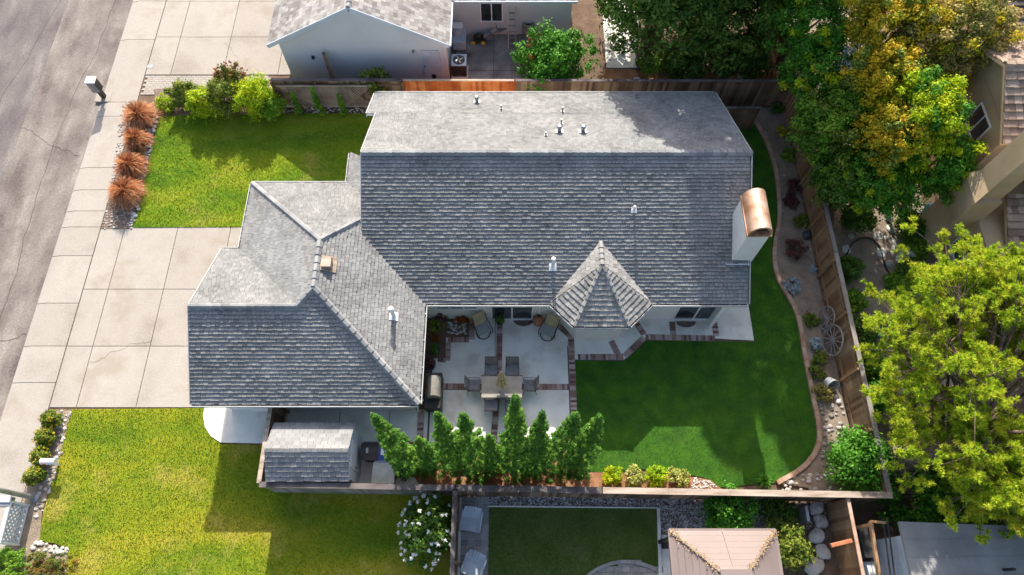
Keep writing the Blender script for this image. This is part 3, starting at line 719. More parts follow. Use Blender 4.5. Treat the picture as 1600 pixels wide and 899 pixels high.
# bay (turret) roof
ap = (3.435, 11.65, 3.69); rb = (3.43, 12.62, 3.69)
b0, b1, b2, b3 = (1.5, 10.53, E), (2.4, 9.6, E), (4.47, 9.6, E), (5.4, 10.53, E)
ap = (3.435, 11.65, 3.70); rb = (3.435, 12.62, 3.70)
for tri in ((b0, b1, ap), (b2, b3, ap), (b0, ap, rb), (b3, rb, ap)):
    tiles(tw, dk, tri, [[q[:2] for q in tri]], pitch=.2, width=.17, butt=.04, lift=.05)
tiles(tw, dk, (b1, b2, ap), [[b1[:2], b2[:2], ap[:2]]], pitch=.2, width=.17, butt=.04, lift=.05)
roof = ti.build('roof', 'shingle', house)
tw.build('turret_tiles', 'shingle_tower', roof)
dk.build('roof_deck', 'white_paint', roof)
def capb(mm, *a):
    q = MB(); caps(q, *a); q.build('ridge_cap', mm, roof)
capb('ridge_tile', (MX0, RY, RZ), (MX1 + .05, RY, RZ), .3, .3)
capb('ridge_tile', (GW, GN, E), (GX, YN, AZ)); capb('ridge_tile', (GX, YS, AZ), (GX, YN, AZ)); capb('ridge_tile', (GE, GS, E), (GX, YS, AZ), .26); capb('ridge_tile', (MX0, YN + (MX0 - GX), AZ - SL * (MX0 - GX)), (GX, YN, AZ))
capb('ridge_tile', (WG, GRY, GRZ), (-7.785, GRY, GRZ), .2); capb('ridge_tile', (-7.785, GRY, GRZ), (GX, YS, AZ), .2)
capb('shingle_tower', b1, ap, .22, .26); capb('shingle_tower', b2, ap, .22, .26); capb('shingle_tower', ap, rb, .24, .2)
wm = MB(); dm = MB()
gutter(wm, dm, (RX, BE), (MX1, BE), E, (0, 1)); gutter(wm, dm, (GE + .1, FE), (1.5, FE), E, (0, -1)); gutter(wm, dm, (5.4, FE), (MX1, FE), E, (0, -1))
gutter(wm, dm, b0, b1, E, (-.719, -.695)); gutter(wm, dm, b1, b2, E, (0, -1)); gutter(wm, dm, b2, b3, E, (.707, -.707))
gutter(wm, dm, (GE, GS), (GE, FE - .1), E, (1, 0)); gutter(wm, dm, (WG, GS), (GE, GS), E, (0, -1)); gutter(wm, dm, (GW, GNE + .1), (GW, GN), E, (-1, 0))
gutter(wm, dm, (GW, GN), (-6.95, GN), E, (0, 1)); gutter(wm, dm, (WG, GNE), (GW - .1, GNE), E, (0, 1)); gutter(wm, dm, (-6.95, GN + .1), (-6.95, 17.6), E, (-1, 0))
for wm, dm in GUT: wm.build('gutter', 'gutter_paint', roof); dm.build('gutter_trough', 'gutter_dark', roof)
# rake boards
def rkb(*a): MB().bar(*a).build('rake_board', 'gutter_paint', roof)
for x in (MX1 + .08,):
    rkb((x, FE, E - .05), (x, RY, RZ - .05), .03, .2); rkb((x, BE, E - .05), (x, RY, RZ - .05), .03, .2)
rkb((MX0 - .03, 13.3, E + SL * (13.3 - FE) - .06), (MX0 - .03, RY, RZ - .06), .03, .2); rkb((MX0 - .03, 18.9, E + SL * (BE - 18.9) - .06), (MX0 - .03, RY, RZ - .06), .03, .2); rkb((RX - .03, 18.9, E + SL * (BE - 18.9) - .06), (RX - .03, BE, E - .06), .03, .2)
rkb((WG - .03, GS, E - .05), (WG - .03, GRY, GRZ - .05), .03, .2); rkb((WG - .03, GNE, E - .05), (WG - .03, GRY, GRZ - .05), .03, .2)
# walls
wl = MB()
MWL, MWR, MWS, MWN = -5.3, 8.75, 10.95, 20.4
wl.bx(MWL, MWR, MWS, MWN, -.1, 2.52)
for x in (MWL, MWR - .15): # gable triangles
    i = len(wl.v); P = [(MWS, 2.5), (MWN, 2.5), (RY, RZ - .16)]
    for xx in (x, x + .15): wl.v += [(xx, y, z) for y, z in P]
    wl.f += [(i, i + 2, i + 1), (i + 3, i + 4, i + 5), (i, i + 1, i + 4, i + 3), (i + 1, i + 2, i + 5, i + 4), (i + 2, i, i + 3, i + 5)]
wl.bx(-10.5, -3.85, 6.98, 15.6, -.1, 2.518); wl.bx(-11.25, -10.4, 6.985, 12.4, -.1, 2.516)
i = len(wl.v); P = [(6.985, 2.5), (12.4, 2.5), (GRY, GRZ - .16)]
for xx in (-11.25, -11.1): wl.v += [(xx, y, z) for y, z in P]
wl.f += [(i, i + 2, i + 1), (i + 3, i + 4, i + 5), (i, i + 1, i + 4, i + 3), (i + 1, i + 2, i + 5, i + 4), (i + 2, i, i + 3, i + 5)]
wl.prism([(1.85, 11.0), (2.62, 10.05), (4.42, 10.05), (5.15, 11.0)], -.1, 2.515)
wl.bx(-6.6, -5.2, 14, 17.2, -.1, 2.514)
wall = wl.build('wall', 'stucco_white', house)
# openings on the south side
window(house, ((at(712, 480, 1.7).x), MWS, 1.65), 1.75, 1.0, (0, -1), 2)
sd = window(house, (at(800, 482, 1.4).x, MWS, 1.05), 1.75, 2.05, (0, -1), 1, name='sliding_door')
sd2 = window(house, (at(1092, 488, 1.05).x, MWS, 1.05), 1.75, 2.05, (0, -1), 1, name='sliding_door')
window(house, (3.52, 10.05, 1.65), 1.25, 1.1, (0, -1), 1)
window(house, (8.75, 17.5, 1.6), 1.3, 1.1, (1, 0), 1)
# corner post / side frame beside the right-hand sliding door
MB().bx(8.35, 8.5, 10.6, 10.95, 0, 2.5).build('corner_post', 'white_paint', house)
gd = MB()
for k in range(4): gd.bx(-11.29, -11.255, 7.4, 12.0, .05 + k * .55, .57 + k * .55)
gd.build('garage_door', 'white_paint', house)
gd = MB(); gd.bx(-9.4, -9.33 + .0, 6.9, 6.98, 0, 2.1); gd.bx(-10.35, -9.45, 6.93, 6.98, .02, 2.05)
dr = gd.build('side_door', 'white_paint', house); MB().bx(-9.55, -9.5, 6.87, 6.93, 1.0, 1.06).build('handle', 'metal_dark', dr)
MB().bx(-6.68, -6.61, 16.2, 16.9, .02, 2.1).build('front_door', 'fence_red', house)
# louvre at the notch under the roof edge
m = MB()
for k in range(7): m.bx(-6.25, -5.5, 17.35 + k * .2, 17.47 + k * .2, 2.25 + k * .1, 2.3 + k * .1)
m.build('louvre', 'white_paint', house)
# down pipe
MB().tube([(-3.28, 6.7, 2.5), (-3.6, 6.9, 2.3), (-3.75, 6.92, 0)], .04, 8).build('downpipe', 'white_paint', house)
MB().tube([(at(845, 480, 2.5).x, 10.5, 2.5), (at(845, 480, 2.5).x, 10.88, 2.2), (at(845, 480, 2.5).x, 10.88, 0)], .04, 8).build('downpipe', 'white_paint', house)
# chimney
ch = MB(); ch.bx(8.52, 9.32, 12.02, 13.6, 0, 5.35); chm = ch.build('chimney', 'stucco_white', house)
MB().bx(8.28, 9.2, 11.86, 12.0, 3.12, 3.34).build('chimney_flashing', 'white_paint', chm)
cc = MB(); N_ = 16; x0, x1, ya, yb = 8.47, 9.37, 11.96, 13.66; xc = (x0 + x1) / 2; rr = (x1 - x0) / 2
cc.bx(x0, x1, ya, yb, 5.35, 5.43)
def arch(y, r, z): return [(xc + r * math.cos(math.pi - math.pi * k / N_), y, z + 1.3 * r * math.sin(math.pi * k / N_)) for k in range(N_ + 1)]
z_ = 5.45
A, B_ = arch(ya + .03, rr - .02, z_), arch(yb - .03, rr - .02, z_); C_, D_ = arch(ya + .03, rr - .1, z_), arch(yb - .03, rr - .1, z_)
for k in range(N_):
    cc.poly([A[k], A[k + 1], B_[k + 1], B_[k]]); cc.poly([D_[k], D_[k + 1], C_[k + 1], C_[k]]); cc.poly([C_[k], C_[k + 1], A[k + 1], A[k]])
cc.poly([p for p in B_] + []); 
cc.bx(x0 + .02, x0 + .1, ya + .03, yb - .03, 5.43, z_); cc.bx(x1 - .1, x1 - .02, ya + .03, yb - .03, 5.43, z_)
cc.build('chimney_cap', 'copper', chm)
MB().bx(x0 + .15, x1 - .15, ya + .2, yb - .15, 5.38, 5.75).build('flue', 'black', chm)
# vents
def rz_at(x, y):
    if y > RY: return E + SL * (BE - y)
    return E + SL * (y - FE)
def vent_on(px, py, zf, r=.045, h=.3, cap=False, mm='metal_grey', dz=.15):
    z = 4.
    for _ in range(12): p = at(px, py, z); z = zf(p.x, p.y) + dz
    p = at(px, py, z); zb = zf(p.x, p.y); m = MB()
    m.box((p.x, p.y, zb + .065), (r * 4.2, r * 4.2, .012), 0, Matrix.Rotation(math.atan(SL) * (1 if p.y < RY else -1), 4, 'X') if zf is rz_at else Matrix.Rotation(math.atan(SL), 4, 'Y'))
    m.tube([(p.x, p.y, zb), (p.x, p.y, zb + h)], r, 12)
    if cap: m._lathe((p.x, p.y, zb + h - .03), [(r * 1.3, 0), (r * 1.3, .05), (r * .7, .09)], 14)
    m.build('vent_pipe', mm, roof)
for px, py, r, h, cap in ((745, 157, .07, .35, True), (783, 168, .035, .3, False), (879, 172, .035, .35, False), (877, 191, .035, .35, False), (874, 203, .08, .35, True), (911, 203, .08, .35, True), (853, 209, .035, .25, False), (994, 150, .035, .3, False)):
    vent_on(px, py, rz_at, r, h, cap, 'metal_grey')
vent_on(991, 327, rz_at, .05, .3, True, 'white_paint'); vent_on(865, 406, rz_at, .07, .75, True, 'white_paint', .7)
ge = lambda x, y: E + SL * (GE - x)
vent_on(611, 484, ge, .08, .75, True, 'white_paint', .7)
p = at(514, 417, 4.2); z = ge(p.x, p.y); m = MB(); m.box((p.x, p.y, z + .15), (.36, .42, .22)); m.box((p.x + .05, p.y, z + .05), (.6, .62, .02), 0, Matrix.Rotation(math.atan(SL), 4, 'Y')); m.build('box_vent', 'wood_cap', roof, bevel=.02)

# ================================================================ TOP NEIGHBOUR HOUSE
nh = thing('gabled_house', 'grey-blue stucco gabled house with weathered shingle roof beyond the back fence', 'house', (-7.2, 26, 0))
ti = MB(); dk = MB(); ax, ae0, ae1 = -7.22, -11.5, -2.95; ns = 23.75; nz = E + (ax - ae0) * SL
tiles(ti, dk, ((ae0, 0, E), (ae0, 1, E), (ax, 0, nz)), [[(ae0, ns), (ax, ns), (ax, 38), (ae0, 38)]], pitch=.2, width=.22, butt=.014, jit=.005)
tiles(ti, dk, ((ae1, 0, E), (ae1, 1, E), (ax, 0, nz)), [[(ax, ns), (ae1, ns), (ae1, 38), (ax, 38)]], pitch=.2, width=.22, butt=.014, jit=.005)
# rear wing
tiles(ti, dk, ((0, 26.6, E), (1, 26.6, E), (0, 31.6, E + SL * 5)), [[(-2.95, 26.6), (3.2, 26.6), (3.2, 31.6), (-2.95, 31.6)]], pitch=.2, width=.22, butt=.014)
r2 = ti.build('roof', 'shingle_neighbour', nh); dk.build('roof_deck', 'stucco_blue', r2)
cp = MB(); caps(cp, (ax, ns, nz), (ax, 38, nz), .24, .3); cp.build('ridge_cap', 'ridge_tile', r2)
m = MB(); m.bar((ae0, ns - .03, E - .05), (ax, ns - .03, nz - .03), .04, .2); m.bar((ae1, ns - .03, E - .05), (ax, ns - .03, nz - .03), .04, .2); m.bar((ae1 + .05, ns, E - .04), (ae1 + .05, 26.5, E - .04), .08, .1); m.bx(-2.8, 3.2, 26.52, 26.6, 2.5, 2.62); m.build('rake_board', 'siding', nh)
wl = MB(); wl.bx(ae0 + .45, ae1 - .2, ns + .25, 37.5, -.1, 2.5)
i = len(wl.v); P = [(ae0 + .45, 2.45), (ae1 - .2, 2.45), (ae1 - .2, 2.55), (ax, nz - .14), (ae0 + .45, 2.7)]
for yy in (ns + .252, ns + .4): wl.v += [(x, yy, z) for x, z in P]
wl.f += [tuple(range(i, i + 5)), tuple(range(i + 9, i + 4, -1))] + [(i + k, i + (k + 1) % 5, i + 5 + (k + 1) % 5, i + 5 + k) for k in range(5)]
wl.bx(-3.2, 3.0, 27.05, 31.5, -.1, 2.5); wl.build('wall', 'stucco_blue', nh)
window(nh, (at(768, 20, 1.5).x, 27.05, 1.5), 1.15, 1.25, (0, -1), 1)
d = MB(); x = at(676, 95, 1).x; d.bx(x - .42, x + .42, ns + .19, ns + .25, .02, 2.05); dd = d.build('side_door', 'siding', nh); MB().bx(x - .08, x + .12, ns + .165, ns + .19, .18, .45).build('pet_flap', 'black', dd); MB().bx(x - .38, x - .33, ns + .14, ns + .19, 1, 1.06).build('handle', 'metal_dark', dd)
p = at(508, 82, 1.9); m = MB(); m.bar((p.x, ns + .0, 0), (p.x, ns - .0, 2.1), .12); m.bar((p.x, ns, 2.1), (p.x + .25, ns - .5, .9), .12, .3); tag(m.build('leaning_gate', 'fence_old'), 'dark narrow wooden gate leaning on the grey-blue gable wall', 'gate')
MB().box((at(491, 85, 1.5).x, ns + .2, 1.6), (.12, .1, .16)).build('wall_lamp', 'black', nh); MB().box((at(646, 78, 2).x, ns + .2, 2.0), (.1, .1, .12)).build('wall_lamp', 'metal_grey', nh)

# ================================================================ EASTERN NEIGHBOUR HOUSE (tan, two storeys)
eh = thing('two_storey_house', 'tan stucco two-storey house with brown tile roof at the right edge', 'house', (22, 18, 0))
ti = MB(); dk = MB(); hx = 18.7; hr, hn, hs = 18.5, 21.3, 15.9; he = 5.6; hz = he + SL * 2.7
tiles(ti, dk, ((0, hs, he), (1, hs, he), (0, hr, hz)), [[(hx, hs), (32, hs), (32, hr), (hx, hr)]], pitch=.3, width=.27, butt=.06, lift=.03, jit=.012)
tiles(ti, dk, ((0, hn, he), (1, hn, he), (0, hr, hz)), [[(hx, hr), (32, hr), (32, hn), (hx, hn)]], pitch=.3, width=.27, butt=.06, lift=.03)
# low roof
lx, ly0, ly1, lz = at(1560, 350, 2.9).x, at(1560, 392, 2.9).y, at(1560, 318, 3.2).y, 2.9
tiles(ti, dk, ((0, ly0, lz), (1, ly0, lz), (0, ly0 + 2, lz + .8)), [[(lx, ly0), (27, ly0), (27, ly0 + 2.1), (lx, ly0 + 2.1)]], pitch=.3, width=.27, butt=.06, lift=.03)
r3 = ti.build('roof', 'tile_brown', eh); dk.build('roof_deck', 'stucco_tan', r3)
cp = MB(); caps(cp, (hx, hr, hz), (32, hr, hz), .3, .35); cp.build('ridge_cap', 'tile_brown', r3)
wl = MB(); wl.bx(19.0, 31.5, 16.2, 21, -.1, 5.6)
i = len(wl.v); P = [(16.2, 5.58), (21, 5.58), (hr, hz - .125)]
for xx in (19.0, 19.2): wl.v += [(xx, y, z) for y, z in P]
wl.f += [(i, i + 2, i + 1), (i + 3, i + 4, i + 5), (i, i + 1, i + 4, i + 3), (i + 1, i + 2, i + 5, i + 4), (i + 2, i, i + 3, i + 5)]
wl.bx(19.0, 31.4, 10.5, 16.3, -.1, 2.85); wl.bx(21.5, 31.3, 12.0, 16.4, 2.8, 5.5)
wl.build('wall', 'stucco_tan', eh)
c = MB(); c.bx(18.05, 19.1, 14.1, 15.5, -.1, 4.2); c.bx(18.3, 19.11, 14.3, 15.3, 4.1, 7.9); c.poly([(18.05, 14.1, 4.2), (18.05, 15.5, 4.2), (18.3, 15.3, 4.7), (18.3, 14.3, 4.7)]); c.build('chimney', 'stucco_tan', eh)
window(eh, (19.0, 17.7, 4.5), 1.25, 1.15, (-1, 0), 1)
window(eh, (19.0, at(1483, 298, 1.6).y, 1.6), 1.1, 1.0, (-1, 0), 0)
window(eh, (19.0, at(1507, 388, 1.5).y, 1.5), 1.0, 1.2, (-1, 0), 0)
# dark tiled house at the top-right corner
dh = thing('dark_tiled_house', 'dark ribbed tile roof of a house at the upper right corner', 'house', (23, 28, 0))
ti = MB(); dk = MB(); x0, yy0 = at(1525, 30, 3.6).x, at(1560, 47, 3.4).y
tiles(ti, dk, ((0, yy0, 3.3), (1, yy0, 3.3), (0, yy0 + 4, 3.3 + 4 * .4)), [[(x0, yy0), (36, yy0), (36, yy0 + 4), (x0, yy0 + 4)]], pitch=.3, width=.27, butt=.06, lift=.03)
rr3 = ti.build('roof', 'tile_dark', dh); dk.build('roof_deck', 'stucco_tan', rr3); MB().bx(x0 + .4, 35, yy0 + .4, yy0 + 7, -.1, 3.3).build('wall', 'stucco_tan', dh)

# ================================================================ SHED
sh = thing('garden_shed', 'grey garden shed with shingled gable roof beside the bins', 'shed', (-7.3, 4.95, 0))
ti = MB(); dk = MB(); s0, s1, se = -8.78, -5.8, 2.0; sr, sn, ss = 4.93, 5.98, 3.92; sz = se + .6 * (sr - ss)
tiles(ti, dk, ((0, ss, se), (1, ss, se), (0, sr, sz)), [[(s0, ss), (s1, ss), (s1, sr), (s0, sr)]], pitch=.18, width=.2, butt=.04, th=.05)
tiles(ti, dk, ((0, sn, se), (1, sn, se), (0, sr, se + .6 * 1.01)), [[(s0, sr), (s1, sr), (s1, sn), (s0, sn)]], pitch=.18, width=.26, butt=.02, th=.05)
r4 = ti.build('roof', 'shingle', sh); dk.build('roof_deck', 'siding', r4)
wl = MB(); wl.bx(s0 + .1, s1 - .08, ss + .12, sn - .12, 0, 1.98)
i = len(wl.v); P = [(ss + .12, 1.95), (sn - .12, 1.95), (sr, sz - .08)]
for xx in (s0 + .1, s1 - .08): wl.v += [(xx, y, z) for y, z in P]
wl.f += [(i, i + 2, i + 1), (i + 3, i + 4, i + 5), (i, i + 1, i + 4, i + 3), (i + 1, i + 2, i + 5, i + 4), (i + 2, i, i + 3, i + 5)]
wl.build('wall', 'siding', sh)
d = MB().bx(s1 - .079, s1 - .05, 4.45, 5.4, .05, 1.9).build('door', 'stucco_blue', sh); MB().bx(s1 - .05, s1 - .02, 4.52, 4.56, .9, 1.05).build('handle', 'metal_dark', d)

# ================================================================ FENCES
def fence(label, a, b, h=1.8, boards='fence_old', cap='wood_cap', bw=.14, capw=.14, gap=.002, z0=0, group=None, side=1, lean=.0):
    a, b = Vector(a), Vector(b); d = b - a; L = d.length; d.normalize(); n = Vector((-d.y, d.x)) * side; rz = math.atan2(d.y, d.x)
    t = thing('board_fence', label, 'fence', (a.x, a.y, z0), group)
    m = MB(); k = int(L / bw)
    for i in range(k):
        p = a + d * ((i + .5) * L / k); m.box((p.x, p.y, z0 + h / 2 - .03 + random.uniform(-.008, .008)), (L / k - gap, .018, h - .1), rz)
    m.build('boards', boards, t); r = MB()
    for zz in (.35, h - .3):
        p, q = a + n * .04, b + n * .04; r.bar((p.x, p.y, z0 + zz), (q.x, q.y, z0 + zz), .04, .09)
    r.build('rail', boards, t); c = MB(); s = 0
    while s < L:
        e = min(L, s + random.uniform(2.2, 2.6)); p, q = a + d * (s + .003), a + d * (e - .003); c.bar((p.x, p.y, z0 + h), (q.x, q.y, z0 + h), capw, .04); s = e
    c.build('cap', cap, t)
    k = max(1, round(L / 2.4))
    for i in range(k + 1):
        p = a + d * (L * i / k) + n * .09; MB().box((p.x, p.y, z0 + h / 2 - .04), (.09, .09, h - .06), rz).build('post', boards, t)
    return t
fence('long brown board fence along the right side bed with wagon wheels against it', (13.45, 3.45), (13.45, 22.3), 1.85, 'fence_brown', 'fence_grey', side=1, capw=.17)
SFx = lambda x: 3.8 - .0165 * (x + 9)
fence('dark-capped board fence below the shed and the bins', (-9.03, SFx(-9.03)), (-2.03, SFx(-2.03)), 1.9, 'fence_grey', 'wood_cap_dark', side=1, capw=.2)
fence('long dark board fence between the row of cypresses and the gravel', (-2.0, SFx(-2.0)), (3.2, SFx(3.2)), 1.9, 'fence_old', 'wood_cap_dark', side=1, capw=.22)
fence('board fence with pale cap rail below the yellow shrubs', (3.23, SFx(3.2)), (13.5, SFx(13.4)), 1.9, 'fence_old', 'wood_cap', side=1, capw=.22)
fence('board fence running down the picture between white-flowered bush and plastic chairs', (-2.03, 3.65), (-2.05, -6), 1.9, 'fence_old', 'wood_cap_dark', side=1, capw=.16)
fence('short board fence closing the yard at the street end of the shed', (-9.05, 3.85), (-9.05, 6.9), 1.9, 'fence_old', 'wood_cap', side=-1, capw=.16)
fence('dark weathered fence behind the lattice and slim cypresses', (-11.4, 22.4), (-5.2, 22.38), 1.8, 'fence_old', 'wood_cap_dark', side=-1)
fence('bright orange-stained fence between roof edge and air conditioner', (-5.15, 22.38), (.1, 22.36), 1.8, 'fence_red', 'wood_cap', side=1, capw=.1)
fence('dark old fence behind the tree-shaded end of the house', (.15, 22.36), (13.4, 22.32), 1.8, 'fence_old', 'wood_cap_dark', side=1)
fence('side fence of the shaded neighbour yard seen between boulders and pet area', (11.95, 3.35), (11.95, -5), 1.8, 'fence_brown', 'edging', side=1, capw=.12)
fence('low return fence at the shaded right end of the house', (9.2, 20.9), (11.6, 20.9), 1.6, 'fence_old', 'wood_cap_dark', side=1)
fence('old fence hidden among the trees above the right side bed', (13.46, 22.5), (13.46, 34), 1.85, 'fence_brown', 'fence_grey', side=1)
# lattice on the back fence
t = thing('lattice_panel', 'pale diagonal lattice panel behind three slim young cypresses', 'lattice', (-10, 22.2, 0)); m = MB(); x0, x1, z0, z1 = -11.2, -6.6, .15, 1.55; yy = 22.2
for sgn in (1, -1):
    k = -z1
    while k < (x1 - x0) + z1:
        pts = []
        for tt in (0, 1): pass
        xa, xb = x0 + k, x0 + k + (z1 - z0); za, zb = (z0, z1) if sgn > 0 else (z1, z0)
        if xa >= x0 and xb <= x1: m.bar((xa, yy - (.01 if sgn > 0 else 0), za), (xb, yy - (.01 if sgn > 0 else 0), zb), .008, .035)
        k += .14
m.build('slats', 'wood_cap', t); m = MB(); m.bx(x0, x1, yy - .02, yy + .02, z1, z1 + .06); m.bx(x0, x1, yy - .02, yy + .02, z0 - .06, z0); m.build('frame', 'wood_cap', t)

# ================================================================ GAZEBO and lower right shed
gz = thing('gazebo', 'beige hard-top gazebo roof with leaf debris on its hips in the lower neighbour yard', 'gazebo', (7.07, .4, 0))
gx0, gx1, gy0, gy1, ge_ = 5.28, 8.86, -1.35, 2.2, 2.7; gcx, gcy = (gx0 + gx1) / 2, (gy0 + gy1) / 2; tp = .42; gzt = 3.55
Cn = [(gx0, gy0), (gx1, gy0), (gx1, gy1), (gx0, gy1)]; Tn = [(gcx - tp, gcy - tp), (gcx + tp, gcy - tp), (gcx + tp, gcy + tp), (gcx - tp, gcy + tp)]
pn = MB(); seam = MB()
for i in range(4):
    j = (i + 1) % 4; n = 7
    for k in range(n):
        f0, f1 = k / n, (k + 1) / n - .004
        def L_(P, Q, f): return tuple(P[q] + (Q[q] - P[q]) * f for q in range(2))
        a, b, c_, d_ = L_(Cn[i], Tn[i], f0), L_(Cn[j], Tn[j], f0), L_(Cn[j], Tn[j], f1), L_(Cn[i], Tn[i], f1); zA = ge_ + (gzt - ge_) * f0 + .012; zB = ge_ + (gzt - ge_) * f1 - .008
        pn.poly([(a[0], a[1], zA), (b[0], b[1], zA), (c_[0], c_[1], zB), (d_[0], d_[1], zB)]); pn.poly([(a[0], a[1], zA - .03), (b[0], b[1], zA - .03), (b[0], b[1], zA), (a[0], a[1], zA)])
    a, b = Cn[i], Cn[j]; mx_ = ((a[0] + b[0]) / 2, (a[1] + b[1]) / 2); tx_ = ((Tn[i][0] + Tn[j][0]) / 2, (Tn[i][1] + Tn[j][1]) / 2)
    seam.bar((mx_[0], mx_[1], ge_ + .03), (tx_[0], tx_[1], gzt + .01), .04, .03); seam.bar((a[0], a[1], ge_ + .03), (Tn[i][0], Tn[i][1], gzt + .02), .07, .04); seam.bar((a[0], a[1], ge_ - .03), (b[0], b[1], ge_ - .03), .08, .12)
rf = pn.build('roof', 'gazebo', gz); seam.build('seam', 'gazebo', rf)
m = MB(); m.bx(gcx - .5, gcx + .5, gcy - .5, gcy + .5, gzt + .12, gzt + .16); m.prism([(gcx - .42, gcy - .42), (gcx + .42, gcy - .42), (gcx + .42, gcy + .42), (gcx - .42, gcy + .42)], gzt, gzt + .12); m.build('cupola', 'gazebo', rf)
for x, y in ((gx0 + .2, gy0 + .2), (gx1 - .2, gy0 + .2), (gx1 - .2, gy1 - .2), (gx0 + .2, gy1 - .2)): MB().bx(x - .06, x + .06, y - .06, y + .06, 0, ge_).build('leg', 'metal_dark', gz)
db = MB()
for i in (2, 3):
    for _ in range(260):
        f = random.uniform(.03, .95) ; a, b = Cn[i], Tn[i]; x = a[0] + (b[0] - a[0]) * f + random.gauss(0, .055); y = a[1] + (b[1] - a[1]) * f + random.gauss(0, .05)
        db.rock((x, y, ge_ + (gzt - ge_) * f + .035), random.uniform(.012, .03), .4)
tag(db.build('leaf_debris', 'debris'), 'dry leaf litter lying along the gazebo roof hips', 'leaf litter', kind='stuff')

ou = thing('flat_roofed_building', 'building with grey roll roofing dappled by tree shade in the lower right corner', 'building', (18, 0, 0))
z = 3.0; oc = at(1405, 815, z); m = MB(); m.prism([(oc.x, oc.y), (oc.x + 9, oc.y - .35), (oc.x + 9, -6), (oc.x, -6)], lambda x, y: z - .12 + .02 * (x - oc.x), lambda x, y: z + .02 * (x - oc.x)); rf = m.build('roof', 'roll_roof', ou)
m = MB()
for q in (-.55, -1.1, -1.65, -2.2): m.bar((oc.x + .02, oc.y + q, z + .006), (oc.x + 9, oc.y + q, z + .186), .03, .01)
m.build('seam', 'roll_roof', rf); m = MB().tube([(oc.x + 3, oc.y - 1.5, z), (oc.x + 3, oc.y - 1.5, z + .6)], .05); m.build('vent_pipe', 'metal_dark', rf)
m = MB(); m.bx(oc.x + .25, oc.x + 8.8, -5.8, oc.y - .4, 0, z - .12)
for k in range(15): m.bx(oc.x + .22, oc.x + .25, -5.8, oc.y - .41, .05 + k * .19, .215 + k * .19)
m.build('wall', 'siding', ou)
# ================================================================ TREES AND PLANTS
# nine tall narrow cypresses between patio and the long fence
cyl = ['leftmost leaning tree of the tall cypress row, nearest the bins', 'short thin second cypress of the row, right of the leaning one', 'third cypress of the row, with a broad crown above the shaded slab',
       'fourth cypress of the row, left of the thin one by the brick path', 'thin low fifth cypress of the row in front of the brick path', 'tallest dense cypress standing mid-row below the dining table',
       'sixth-to-eighth gap cypress, slim one right of the tallest', 'stout cypress third from the lawn end of the row', 'rightmost cypress of the row, at the edge of the back turf']
cyl[6] = 'slim cypress just right of the tallest one in the row'; cyl[7] = 'stout cypress second from the back lawn end of the row'
cyp = [(583, 649, .54), (652, 684, .48), (682, 646, .56), (722, 646, .6), (764, 680, .46), (805, 619, .60), (848, 643, .46), (901, 645, .62), (938, 650, .54)]
for (px, py, r), lb in zip(cyp, cyl):
    Y = 4.72; v = (449.5 - py) / FPX; u = (px - 800) / FPX; d = CT - v * ST; hh = HC - Y * d / (ST + v * CT); X = u / d * (HC - hh)
    t = thing('cypress_tree', lb, 'tree', (X, Y, 0), 'tall cypresses along the lower fence')
    MB().tube([(X, Y, -.1), (X, Y, hh * .4), (X, Y, hh * .92)], [.09, .06, .015], 8).build('trunk', 'bark', t)
    n = int(46 * hh); z = rng.uniform(0.02, 1, n) ** 1.0; prof = np.minimum(1, (1 - z) * 1.75) ** .8 * (1.2 - .25 * np.minimum(z * 3, 1)) * r * rng.uniform(.9, 1.04)
    a = rng.uniform(0, 2 * np.pi, n); q = rng.uniform(.35, 1.02, n)
    cl = np.stack([X + np.cos(a) * prof * q, Y + np.sin(a) * prof * q, .05 + z * (hh - .1), .115 * rng.uniform(.7, 1.25, n) * (1.1 - .55 * z)], 1)
    V, F = clump_cloud(cl, 95, .034, up=.6, aspect=2.2); arr_obj('crown', V, F, 'leaf_cypress', t)
# low shrubs at the cypress row's end
for px, py, r, lf, lb in ((958, 744, .42, 'leaf_yellow', 'yellow-green low shrub right beside the last cypress'), (991, 746, .48, 'variegated', 'cream variegated round shrub left of the green one by the fence'),
                          (1026, 745, .48, 'leaf_yellow', 'bright green-yellow round shrub between two cream shrubs'), (1063, 747, .46, 'variegated', 'cream variegated shrub next to the pebble patch')):
    shrub('round_shrub', lb, px, py, r, .75, lf, n=34, per=90, size=.05, group='low shrubs beside the lower fence')
# front shrubs above the upper lawn
shrub('shrub', 'small pale yellow ground shrub at the street end of the shrub border', 258, 160, .55, .5, 'leaf_yellow', 26, 70, .05)
shrub('shrub', 'dark olive round shrub second from the street in the upper border', 288, 145, .85, 1.4, 'leaf_olive', 40, 110, .07)
for px, py, r, ry, h, lf, lb in ((322, 160, 1.0, .8, 1.7, 'leaf_yellow', 'yellow-green bushy shrub in the middle of the upper border'), (352, 150, 1.05, .95, 2.0, 'leaf_olive', 'tall olive shrub next to the red-tipped one in the upper border'),
                             (398, 152, 1.15, 1.05, 2.1, 'leaf_yellow', 'broad bright shrub at the house end of the upper border'), (424, 165, .7, .7, 1.5, 'leaf_mid', 'green shrub hanging over the lawn beside the lattice')):
    shrub('bush', lb, px, py, r, h, lf, 90, 110, .06, cat='bush', ry=ry)
shrub('bush', 'loose bush with dark red new leaves beside the neighbour driveway', 365, 126, .95, 2.2, 'leaf_redgreen', 60, 90, .06, cat='bush', ry=.6, flower=('leaf_red', 60, .06))
